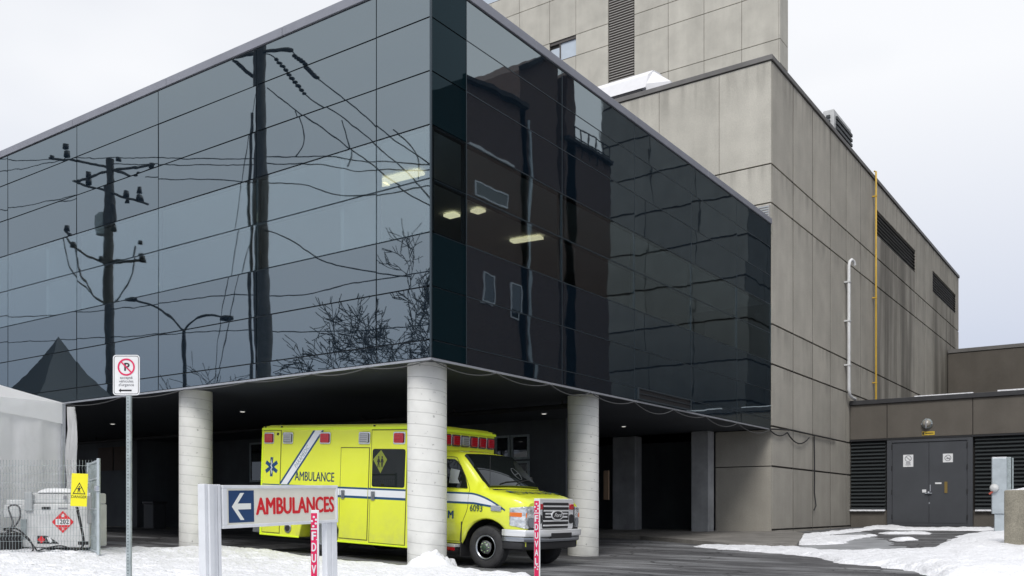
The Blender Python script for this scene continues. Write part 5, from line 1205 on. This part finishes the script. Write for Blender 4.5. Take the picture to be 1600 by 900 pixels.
wsp = lambda u, i, off=.012: Vector((-.73+.60*i+.028+.03*(1-u*u)*.9+off*.7, u*(.735+.05*i), topz(-.73+.60*i)+.022+.03*(1-u*u)*.6+off*.7))
mb = MB(); mb.tube([wsp(-.6, .96), wsp(-.3, .90), wsp(.25, .86)], .009, 5); mb.tube([wsp(.05, .97), wsp(.4, .86), wsp(.8, .80)], .009, 5); mb.build('wiper', M_blk, ws, True)
mb = MB()
for k_ in range(16):
    pass
mb.tube([wsp(.42+.13*math.cos(R(22.5*i)), .62+.18*math.sin(R(22.5*i)), .003) for i in range(17)], .007, 5, cap=False); mb.tube([wsp(.31, .66, .003), wsp(.53, .60, .003)], .010, 5); mb.build('steering_wheel', mat('wheel_grey', (.07, .08, .085), .5), ws, True)
mb = MB(); mb.box((-.10, -.78, 1.385), (.03, .78, 1.405)); mb.build('cowl', M_blk, A, True)
mb = MB(); mb.tube([(-.06, -.84, 1.34), (-.07, -.85, 1.98)], .005, 5); mb.lathe([(.02, 0), (.016, .03)], Matrix.Translation((-.06, -.84, 1.33)), 10); mb.build('antenna', M_blk, A, True)
for s_ in (-1, 1):
    mb = MB(); xm = -.56 if s_ > 0 else -1.02; mb.box((xm-.06, s_*1.10-.09, 1.36), (xm+.06, s_*1.10+.09, 1.66)); mo = mb.build('mirror', M_blk, A, True, bevel=.03, seg=3)
    mb = MB(); mb.tube([(xm+.02, s_*.92, 1.42), (xm+.02, s_*1.08, 1.45)], .02, 6); mb.tube([(xm+.02, s_*.90, 1.58), (xm+.02, s_*1.08, 1.58)], .02, 6); mb.build('mirror_arm', M_blk, mo, True)
# hood lettering, mirrored so it reads in a driver's mirror
mb = MB(); Fh_ = FR((.36, 0, 0), (0, -1, 0), (1, 0, -.22)); tmp = MB(); tmp.text('AMBULANCE', .27, Matrix.Identity(4), ext=.002, bold=.004, xs=.95)
mb.mesh([Vector((.40-v.y*.9, -v.x, 0)) for v in tmp.v], tmp.f)
mb.v = [Vector((v.x, v.y, topz(v.x)+.022+.004*(i % 1))) for i, v in enumerate(mb.v)]
mb.build('hood_lettering', M_sblue, A, True)
Fst = FR((.30, -.72, topz(.30)+.010), (0, 1, 0), (-1, 0, .2)); star(Fst, .085).build('star_emblem', M_sblue, A, True)
# grille, lamps, bumper
XG = .765
mb = MB(); prg = rrect(1.26, .56, .07)
Fg = lambda z, y=0, x=XG: FR((x, y, z), (0, 1, 0), (0, 0, 1))
mb.prism(prg, Fg(.985), .04); gr = mb.build('grille_surround', M_brt, A, True, bevel=.02, seg=3)
mb = MB(); mb.prism(rrect(.86, .46, .03), Fg(.965, 0, XG+.0405), .008); mb.build('grille_opening', M_blk, gr, True)
mb = MB()
for z in (.79, .87, 1.05, 1.13): mb.box((XG+.049, -.42, z-.014), (XG+.066, .42, z+.014))
mb.box((XG+.049, -.36, .925), (XG+.075, .36, .955)); mb.box((XG+.049, -.36, .985), (XG+.075, .36, 1.012)); mb.build('grille_bars', M_brt, gr, True, bevel=.004)
mb = MB(); mb.prism([(.20*math.cos(R(15*i)), .095*math.sin(R(15*i))) for i in range(24)], Fg(.97, 0, XG+.066), .02); bdg = mb.build('badge_rim', M_brt, gr, True, bevel=.006)
mb = MB(); mb.prism([(.17*math.cos(R(15*i)), .072*math.sin(R(15*i))) for i in range(24)], Fg(.97, 0, XG+.0865), .002); bf = mb.build('badge_field', M_blk, gr, True)
mb = MB(); mb.text('Ford', .10, Fg(.972, 0, XG+.089), ext=.002, bold=.001, shear=.35, xs=1.2); mb.build('badge_lettering', M_brt, gr, True)
for s_ in (-1, 1):
    mb = MB(); mb.prism(rrect(.12, .10, .015), Fg(1.12, s_*.52, XG+.041), .03); mb.build('grille_lamp', M_lred, gr, True, bevel=.008)
    mb = MB(); mb.prism(rrect(.13, .17, .05), Fg(.90, s_*.53, XG+.041), .02); mb.build('siren_speaker', M_blk, gr, True, bevel=.008)
    # headlamp wrapping the corner
    def hw_(t): return (.80*lin(1, 0, 0)+0)
    xa, ya = .80, s_*.635; xb, yb = .765, s_*.885; xc, yc = .50, s_*.985
    zt1, zt2, zt3, zb1, zb2, zb3 = 1.13, 1.12, 1.09, .735, .735, .78
    vs = [(xa, ya, zb1), (xb, yb, zb2), (xc, yc, zb3), (xa, ya, zt1), (xb, yb, zt2), (xc, yc, zt3)]
    bk = [(x-.12, y*.93, z) for x, y, z in vs]
    mb = MB(); mb.mesh(vs+bk, [(0, 1, 4, 3), (1, 2, 5, 4), (3, 4, 10, 9), (4, 5, 11, 10), (0, 6, 7, 1), (1, 7, 8, 2), (2, 8, 11, 5), (0, 3, 9, 6)]); mb.sm = [False]*len(mb.f)
    hl = mb.build('headlamp', M_hl, A, True, bevel=.015, seg=2)
    mb = MB(); mb.mesh([(xb+.012, yb*.99, .93), (xc+.006, yc*1.008, .94), (xc+.006, yc*1.008, 1.01), (xb+.012, yb*.99, 1.01), (xb-.01, yb*.98, .93), (xc-.02, yc*.99, .94), (xc-.02, yc*.99, 1.01), (xb-.01, yb*.98, 1.01)], [(0, 1, 2, 3), (7, 6, 5, 4), (0, 4, 5, 1), (3, 2, 6, 7), (0, 3, 7, 4), (1, 5, 6, 2)]); mb.build('indicator', M_amb, hl, True)
    mb = MB(); mb.lathe([(0, -.03), (.06, -.01), (.085, .012), (.09, .012)], FR((xa-.005, s_*.75, .84), (-.17, s_*.98, 0) if s_ > 0 else (.17, .98, 0), (0, 0, 1)), 20); mb.build('lamp_bowl', M_chromed, hl, True)
    mb = MB(); e1 = Vector((xa+.006, ya, 0)); mb.box((xa-.05, ya-.012, .735), (xa+.008, ya+.012, 1.13)); mb.build('lamp_trim', M_blk, hl, True)
bp_ = [(.42, -1.015), (.62, -1.00), (.80, -.93), (.89, -.75), (.92, -.4), (.925, 0), (.92, .4), (.89, .75), (.80, .93), (.62, 1.00), (.42, 1.015)]
def bumper(mb, z0, z1, off, th=.06):
    n = len(bp_); vs = []
    for x, y in bp_:
        k = off; cx_, cy_ = x-k*(.5 if x < .7 else 1), y*(1-k*.5/1.0*.6)
        vs += [(cx_, cy_, z0), (cx_, cy_, z1), (cx_-th, cy_*.96, z1), (cx_-th, cy_*.96, z0)]
    for i in range(n-1):
        for j in range(4): mb.mesh([vs[4*i+j], vs[4*i+(j+1) % 4], vs[4*(i+1)+(j+1) % 4], vs[4*(i+1)+j]], [(0, 3, 2, 1)], 0, True)
    mb.poly(vs[0:4]); mb.poly(vs[-4:][::-1])
mb = MB(); bumper(mb, .595, .715, 0, .10); bmp = mb.build('bumper', M_brt, A, True, bevel=.015, seg=3, weld=True)
mb = MB(); bumper(mb, .505, .588, .035, .08); mb.build('bumper_lower', M_chromed, bmp, True, bevel=.01, weld=True)
mb = MB(); bumper(mb, .375, .500, .075, .08); mb.build('air_dam', M_blk, bmp, True, bevel=.01, weld=True)
mb = MB(); mb.box((.90, -.30, .565), (.934, .38, .66)); mb.build('plate_recess', M_blk, bmp, True, bevel=.008)
mb = MB(); mb.box((.60, -.80, .715), (.80, .80, .745)); mb.build('bumper_top', M_blk, A, True)
# wheels
def wheel(x, y, lab=None, dual=False, s_=-1, rr=.372, wd=.235):
    Mx = Matrix.Translation((x, y, rr)) @ Matrix.Rotation(R(90), 4, 'X') if s_ < 0 else Matrix.Translation((x, y, rr)) @ Matrix.Rotation(R(-90), 4, 'X')
    mb = MB(); mb.lathe([(.215, -wd), (rr-.03, -wd), (rr-.004, -wd+.03), (rr, -wd+.06), (rr, -.05), (rr-.006, -.022), (rr-.03, -.004), (rr-.07, .004), (rr-.12, .002), (.215, -.012), (.205, -.03)], Mx, 56); ty = mb.build('wheel', M_tyre, A, True)
    mb = MB()
    for k in range(56):
        a = 2*math.pi*k/56
        for z0, z1 in ((-.07, -.03), (-.12, -.08), (-.17, -.13)):
            Mk = Mx @ Matrix.Rotation(a+(.03 if z0 < -.1 else 0), 4, 'Z'); mb.box((rr-.002, -.012, z0), (rr+.006, .012, z1), 0, Mk)
    mb.build('tread', M_tyre, ty, True)
    mb = MB(); dp = -.02 if not dual else -.02
    if dual: prof = [(.215, -.015), (.20, -.02), (.19, -.09), (.10, -.13), (.085, -.13), (.08, -.06), (.0, -.055)]
    else: prof = [(.216, -.012), (.205, -.004), (.19, -.035), (.165, -.045), (.10, .0), (.088, .005), (.08, .0), (.07, .03), (.0, .035)]
    mb.lathe(prof, Mx, 40); rim = ty; mb.build('rim', mat('steel_rim', (.13, .135, .14), .4, metal=.4) if 'steel_rim' not in MATS else MATS['steel_rim'], ty, True)
    mb = MB()
    for k in range(4 if not dual else 4):
        a = 2*math.pi*(k+.35)/4
        c_, q_ = .140*math.cos(a), .140*math.sin(a); Mk = Mx @ Matrix.Translation((c_, q_, -.030 if not dual else -.108)) @ Matrix.Rotation(a, 4, 'Z') @ Matrix.Rotation(R(28 if not dual else -24), 4, 'Y')
        mb.prism([(.027*math.cos(R(30*i)), .046*math.sin(R(30*i))) for i in range(12)], Mk, .012)
    mb.build('hand_holes', M_blk, rim, True)
    mb = MB(); mb.lathe([(.188, -.020), (.214, -.002), (.217, .004), (.208, .004), (.190, -.012)], Mx, 40); mb.build('rim_lip', M_chromed, rim, True)
    mb = MB()
    for k in range(8):
        a = 2*math.pi*k/8; mb.lathe([(.010, 0), (.010, .025), (.006, .028)], Mx @ Matrix.Translation((.083*math.cos(a), .083*math.sin(a), .0 if not dual else -.12)), 6)
    mb.build('wheel_nuts', mat('green_nut_marks', (.40, .58, .30), .5) if 'green_nut_marks' not in MATS else MATS['green_nut_marks'], rim, True)
    mb = MB(); mb.lathe([(.052, .036 if not dual else -.052), (.045, .042 if not dual else -.03), (.0, .044 if not dual else -.028)], Mx, 20); mb.build('hub_cap', mat('hub_dark_green', (.03, .06, .035), .5) if 'hub_dark_green' not in MATS else MATS['hub_dark_green'], rim, True)
wheel(0, -.995); wheel(0, .995, s_=1); wheel(-4.0, -1.09, dual=True, wd=.50); wheel(-4.0, 1.09, dual=True, s_=1, wd=.50)
mb = MB(); mb.box((-.565, -1.0, .17), (-.545, -.72, .80)); mb.build('mud_flap', M_black, A, True, bevel=.008)
mb = MB(); mb.box((-1.42, -1.10, .335), (-.60, -.86, .385)); rbd = mb.build('running_board', M_dwhite, A, True, bevel=.008)
mb = MB(); mb.box((-1.41, -1.105, .275), (-.61, -1.09, .333)); mb.build('reflective_strip', M_lred, rbd, True)
for y0_, y1_ in ((-.95, -.55), (.55, .95)):      # dark liners of the wheel wells
    mb = MB(); r_ = .49; yi = -.55 if y0_ < 0 else .55
    for q_ in range(12):
        a0, a1 = R(15*q_), R(15*(q_+1)); mb.poly([(r_*math.cos(a0), y0_, .37+r_*math.sin(a0)), (r_*math.cos(a1), y0_, .37+r_*math.sin(a1)), (r_*math.cos(a1), y1_, .37+r_*math.sin(a1)), (r_*math.cos(a0), y1_, .37+r_*math.sin(a0))])
    mb.poly([(r_*math.cos(R(15*q_)), yi, .37+r_*math.sin(R(15*q_))) for q_ in range(13)]); mb.build('wheel_liner', M_blk, A, True)

# ------------------------------------------------------------------ the street and yard that the glass mirrors
def pole(px, py, d, r0, r1, lab, conduit=False):
    t = refl(px, py, 1, d); gz_ = H(t.x, t.y); e = empty('utility_pole', (t.x, t.y, gz_)); tag(e, lab, 'utility pole', 'utility poles along the street')
    mb = MB(); h = t.z-gz_; mb.tube([(0, 0, -.2), (.03, 0, h*.3), (-.02, 0, h*.7), (0, 0, h)], [r0, r0*.93, r1*1.1, r1], 12); mb.build('pole', M_pole, e, True)
    if conduit: mb = MB(); mb.tube([(-.40, .1, 0), (-.40, .1, h*.86)], .055, 6); mb.build('conduit', M_pole, e, True)
    return e, t
def RL(px, py, d): return refl(px, py, 1, d)
D2 = 8.0; D1 = 8.6
e2, t2 = pole(409, 69, D2, .26, .20, 'tall wooden utility pole mirrored in the middle of the glass front', True)
e1, t1 = pole(172, 250, D1, .23, .17, 'wooden utility pole with loaded crossarms mirrored at the left of the glass')
def wire(par, pts, d, r_=.022, m=M_blk, nm='arm'):
    mb = MB(); mb.tube(smooth([RL(a, b, d) for a, b in pts], 4), r_, 5); return mb.build(nm, m, par)
# pole 2 crossarm and insulators
wire(e2, [(362, 92), (400, 83), (460, 79)], D2, .06, M_pole, 'crossarm')
mb = MB()
for a, b in (((372, 97), (398, 120)), ((437, 94), (480, 146)), ((464, 88), (500, 121)), ((482, 106), (498, 120))):
    p0, p1 = RL(*a, D2), RL(*b, D2)
    for k in range(10): q_ = p0.lerp(p1, k/9); mb.lathe([(.0, -.05), (.085, -.02), (.085, .02), (0, .05)], Matrix.Translation(q_), 8)
mb.build('insulators', M_blk, e2)
wires2 = [[(362, 92), (372, 97), (398, 122)], [(458, 79), (500, 121), (545, 158), (592, 200), (640, 235), (676, 262)], [(418, 86), (437, 94), (480, 146), (540, 186), (592, 232), (640, 275), (690, 330)], [(422, 138), (465, 172), (520, 212), (580, 257), (620, 290), (676, 322)],
 [(465, 174), (476, 200), (475, 228), (462, 245)], [(536, 189), (544, 210), (550, 240), (542, 261)], [(616, 204), (640, 225), (655, 250), (655, 282)], [(412, 362), (425, 363), (460, 378), (500, 405), (560, 420), (640, 432)]]
def cable(name_, pts, d, r_, lab):
    mb = MB(); mb.tube(smooth([RL(a, b, d) for a, b in pts], 5), r_, 5); tag(mb.build(name_, M_blk), lab, 'cable', 'overhead wires along the street')
wl2 = ['short insulated wire stub hanging left of the tall pole top', 'highest slanting wire from the right end of the tall pole crossarm', 'second slanting wire falling from the tall pole top to the glass corner', 'third slanting wire leaving the tall pole below its crossarm', 'curved jumper wire dropping nearest the tall pole', 'curved jumper wire dropping midway between pole and glass corner', 'forked jumper wire dropping beside the glass corner', 'low wire leaving the middle of the tall pole toward the bare tree']
for wq, lb_ in zip(wires2, wl2): cable('overhead_wire', wq, D2, .020, lb_)
wl1 = iter(['uppermost long street wire passing behind both pole tops', 'long street wire just below the uppermost one', 'sagging street wire rising toward the office lamp', 'street wire crossing behind the street lamp arms', 'lowest street wire, just above the lamp post top', 'slanting wire rising from the far left to the left pole crossarm', 'short wire at the far left reaching the left pole top'])
for wq in ([(-200, 251), (0, 250), (140, 247), (399, 247), (510, 245), (590, 255), (700, 262)], [(176, 257), (399, 257), (490, 257), (560, 268), (640, 269), (700, 268)], [(232, 279), (345, 280), (410, 286), (470, 290), (530, 307), (585, 305), (700, 285)],
           [(-200, 500), (0, 495), (165, 485), (343, 464), (470, 459), (560, 440), (700, 420)], [(-200, 545), (60, 534), (343, 517), (540, 515), (700, 505)], [(-200, 350), (60, 318), (190, 280), (240, 262)], [(-200, 300), (60, 258), (110, 240)]):
    cable('overhead_wire', wq, D1, .018, next(wl1))
cable('guy_wire', [(398, 140), (385, 240), (370, 360), (340, 540), (335, 640)], D2+.3, .014, 'long guy wire slanting down from near the tall pole top'); cable('guy_wire', [(395, 370), (370, 450), (330, 640)], D2+.3, .014, 'shorter guy wire slanting down from the middle of the tall pole')
# pole 1 gear
for pts, r_ in (([(80, 246), (110, 250), (168, 262), (200, 275)], .05), ([(118, 283), (165, 268), (240, 258)], .05), ([(115, 284), (165, 300), (232, 320)], .05), ([(165, 345), (175, 320), (182, 352)], .07), ([(98, 358), (120, 388), (165, 412)], .05), ([(165, 412), (195, 408), (228, 404)], .05), ([(120, 388), (130, 430), (150, 460), (166, 472)], .035), ([(98, 368), (112, 420), (140, 452), (164, 470)], .03), ([(215, 385), (208, 420), (200, 440), (182, 470)], .03)):
    wire(e1, pts, D1, r_, M_pole, 'crossarm')
mb = MB()
for a, b, rr_ in ((105, 228, .11), (84, 245, .09), (107, 240, .13), (185, 250, .08), (236, 260, .10), (214, 273, .10), (222, 300, .12), (222, 312, .12), (200, 305, .12), (202, 316, .10), (135, 283, .13), (135, 272, .11), (100, 355, .12), (104, 366, .10), (118, 385, .12), (160, 405, .1), (225, 403, .13), (222, 380, .07), (162, 350, .14), (181, 358, .13)):
    q_ = RL(a, b, D1); mb.lathe([(.0, -rr_), (rr_, -rr_*.8), (rr_*.8, rr_), (0, rr_*1.1)], Matrix.Translation(q_), 8)
mb.build('insulators', M_blk, e1)
mb = MB(); q_ = RL(163, 352, D1); mb.lathe([(.24, -.4), (.26, .3), (.15, .45)], Matrix.Translation(q_), 14); mb.build('transformer', M_galv, e1)
# street lamp
t = RL(289, 515, 9); e = empty('street_lamp', (t.x, t.y, H(t.x, t.y))); tag(e, 'twin-armed street lamp mirrored between the two poles', 'street lamp')
mb = MB(); mb.tube([(t.x, t.y, H(t.x, t.y)), t], [.10, .07], 10); mb.build('post', M_blk, e)
for pts, hd in (([(289, 518), (272, 500), (250, 482), (215, 470), (205, 468)], (205, 467)), ([(289, 518), (300, 505), (325, 494), (352, 496)], (355, 497))):
    mb = MB(); mb.tube(smooth([RL(a, b, 9) for a, b in pts], 4), .04, 6); ar_ = mb.build('arm', M_blk, e)
    q_ = RL(*hd, 9); mb = MB(); mb.lathe([(0, -.14), (.13, -.08), (.12, .05), (0, .10)], Matrix.Translation(q_) @ Matrix.Diagonal((2.6, 1.3, 1, 1)), 12); mb.build('lamp_head', M_blk, ar_)
# bare trees
def tree(base, h, seed, lab, spread=.9, depth=6, r0=.16, lean=(0, 0)):
    rnd = random.Random(seed); e = empty('bare_tree', base); tag(e, lab, 'tree', 'bare winter trees across the street')
    tr = MB(); br = MB(); cnt = [0]
    def grow(p, d, L, r_, lv, mbx):
        cnt[0] += 1
        if cnt[0] > 7000: return
        pts = [p]; q = p.copy(); dd = d.copy(); rs = [r_]
        for k in range(4):
            dd = (dd+Vector((rnd.gauss(0, .08), rnd.gauss(0, .08), rnd.gauss(.025, .06)))).normalized(); q = q+dd*L/4; pts.append(q.copy()); rs.append(max(.012, r_*(1-.11*(k+1))))
        mbx.tube(pts, rs, 5 if lv < 3 else 3, cap=False)
        if lv >= depth: return
        for k in range(rnd.choice((2, 3, 3))):
            ax_ = dd.orthogonal().normalized(); ax_.rotate(Matrix.Rotation(rnd.uniform(0, 2*math.pi), 3, dd)); nd = (dd*1.0+ax_*rnd.uniform(.35, spread)).normalized()
            i0 = rnd.choice((2, 3, 4)); grow(pts[i0], nd, L*rnd.uniform(.62, .86), rs[i0]*.66, lv+1, br)
    grow(Vector((0, 0, 0)), Vector((lean[0], lean[1], 1)).normalized(), h*.26, r0, 0, tr)
    tr.build('trunk', M_bark, e, True); br.build('branches', M_bark, e, True)
t = RL(668, 700, 10); tree((t.x, t.y, H(t.x, t.y)), 12.0, 21, 'wide bare tree mirrored near the corner of the glass front', 1.0, 8, .18)
t = RL(330, 700, 13); tree((t.x, t.y, H(t.x, t.y)), 11, 9, 'small bare tree mirrored low beside the street lamp', 1.0, 6, .12)
t = RL(470, 700, 15); tree((t.x, t.y, H(t.x, t.y)), 9.5, 12, 'low bare tree mirrored right of the tall pole', 1.1, 6, .12)

# brick houses and rooftops east of the yard
RX = 14.0
RR = lambda px, py: refl(px, py, 0, RX)
def house(pts, depth, lab, nm='brick_house'):      # pts: outline corners along the roofline as seen, left to right
    q = [RR(a, b) for a, b in pts]; e = empty(nm, (RX, q[0].y, .6)); tag(e, lab, 'house', 'brick houses east of the yard')
    mb = MB(); b = [Vector((RX, q[0].y, .3))]+q+[Vector((RX, q[-1].y, .3))]
    vs = [(RX, p_.y, p_.z) for p_ in b]+[(RX+depth, p_.y, p_.z) for p_ in b]; n = len(b)
    mb.mesh(vs, [tuple(range(n))[::-1], tuple(range(n, 2*n))]+[(i, (i+1) % n, n+(i+1) % n, n+i) for i in range(n)]); mb.build('wall', M_brick, e)
    mb = MB()
    for a_, b_ in zip(q[:-1], q[1:]): mb.bar((RX-.15, a_.y, a_.z+.08), (RX-.15, b_.y, b_.z+.08), .3, .18)
    mb.build('cornice', M_roof, e); return e
hA = house([(722, 125), (760, 140), (822, 172), (822, 172)], 9, 'dark brick house with a sloping roofline mirrored in the yard front')
hB_ = house([(813, 108), (835, 98), (868, 80), (873, 78)], 9, 'taller flat-topped brick house with a gutter mirrored in the yard front')
hC = house([(884, 118), (898, 108)], 2.5, 'narrow brick chimney stack beside the tall brick house')
hD = house([(880, 218), (915, 236), (952, 258)], 9, 'low brick house with a railed flat roof mirrored in the yard front')
# windows with pale frames
def hwin(par, x0, y0_, x1, y1_):
    a, b = RR(x0, y0_), RR(x1, y1_); mb = MB(); f = .06; ya, yb = sorted((a.y, b.y)); za, zb_ = sorted((a.z, b.z))
    for bx in (((RX-.06, ya, za), (RX, yb, za+f)), ((RX-.06, ya, zb_-f), (RX, yb, zb_)), ((RX-.06, ya, za+f), (RX, ya+f, zb_-f)), ((RX-.06, yb-f, za+f), (RX, yb, zb_-f))): mb.box(*bx)
    fo = mb.build('window', M_swhite, par); mb = MB(); mb.box((RX-.03, ya+f, za+f), (RX-.005, yb-f, zb_-f)); mb.build('pane', M_wglass, fo)
hwin(hA, 752, 425, 771, 478); hwin(hA, 796, 442, 812, 500); hwin(hA, 742, 285, 790, 330)
mb = MB(); q0, q1 = RR(822, 190), RR(822, 560); mb.tube([(RX-.2, q0.y+.0, q0.z), (RX-.2, q0.y, 1)], .09, 8); mb.build('downpipe', M_galvl, hB_)
mb = MB(); q0, q1 = RR(730, 225), RR(800, 250); mb.bar((RX-.05, q0.y, q0.z), (RX-.05, q1.y, q0.z), .1, .12); mb.build('gutter', M_white, hA)
e = empty('roof_railing', (RX, RR(915, 230).y, 18)); tag(e, 'thin metal railing along the low brick roof', 'railing'); mb = MB()
for k in range(6): q_ = RR(898+k*11, 226+k*6); mb.tube([(RX, q_.y, q_.z-.5), (RX, q_.y, q_.z+1.0)], .04, 5)
for o_ in (.45, 1.0): a, b = RR(896, 226), RR(953, 258); mb.tube([(RX, a.y, a.z+o_), (RX, b.y, b.z+o_)], .035, 5)
mb.build('rail', M_blk, e)
# tall wing at the east side of the court
WY = 40.0; xc = (WY-14.4)/2.647; x1 = (WY-5.75)/1.771; hz = 30
e = empty('east_wing', (xc, WY, .9)); tag(e, 'tall grey concrete wing mirrored in the far end of the yard front', 'building')
mb = MB(); panel_grid(mb, 'y', WY, [xc+(x1-xc)*i/3 for i in range(4)], [.5]+[3.2+2.4*i for i in range(13)], gh=.12, gv=.05, amp=.12)
mb.build('front_panels', M_wing, e); mb = MB(); panel_grid(mb, 'x', xc+.0, [WY+.06+3*i for i in range(6)], [.5]+[3.2+2.4*i for i in range(13)], gh=.12, gv=.05, amp=.12, sgn=-1)
mb.build('wall_panels', M_wing, e); mb = MB(); mb.box((xc+.062, WY+.062, .4), (x1, WY+15, 31.9)); mb.build('wall_core', M_core, e)
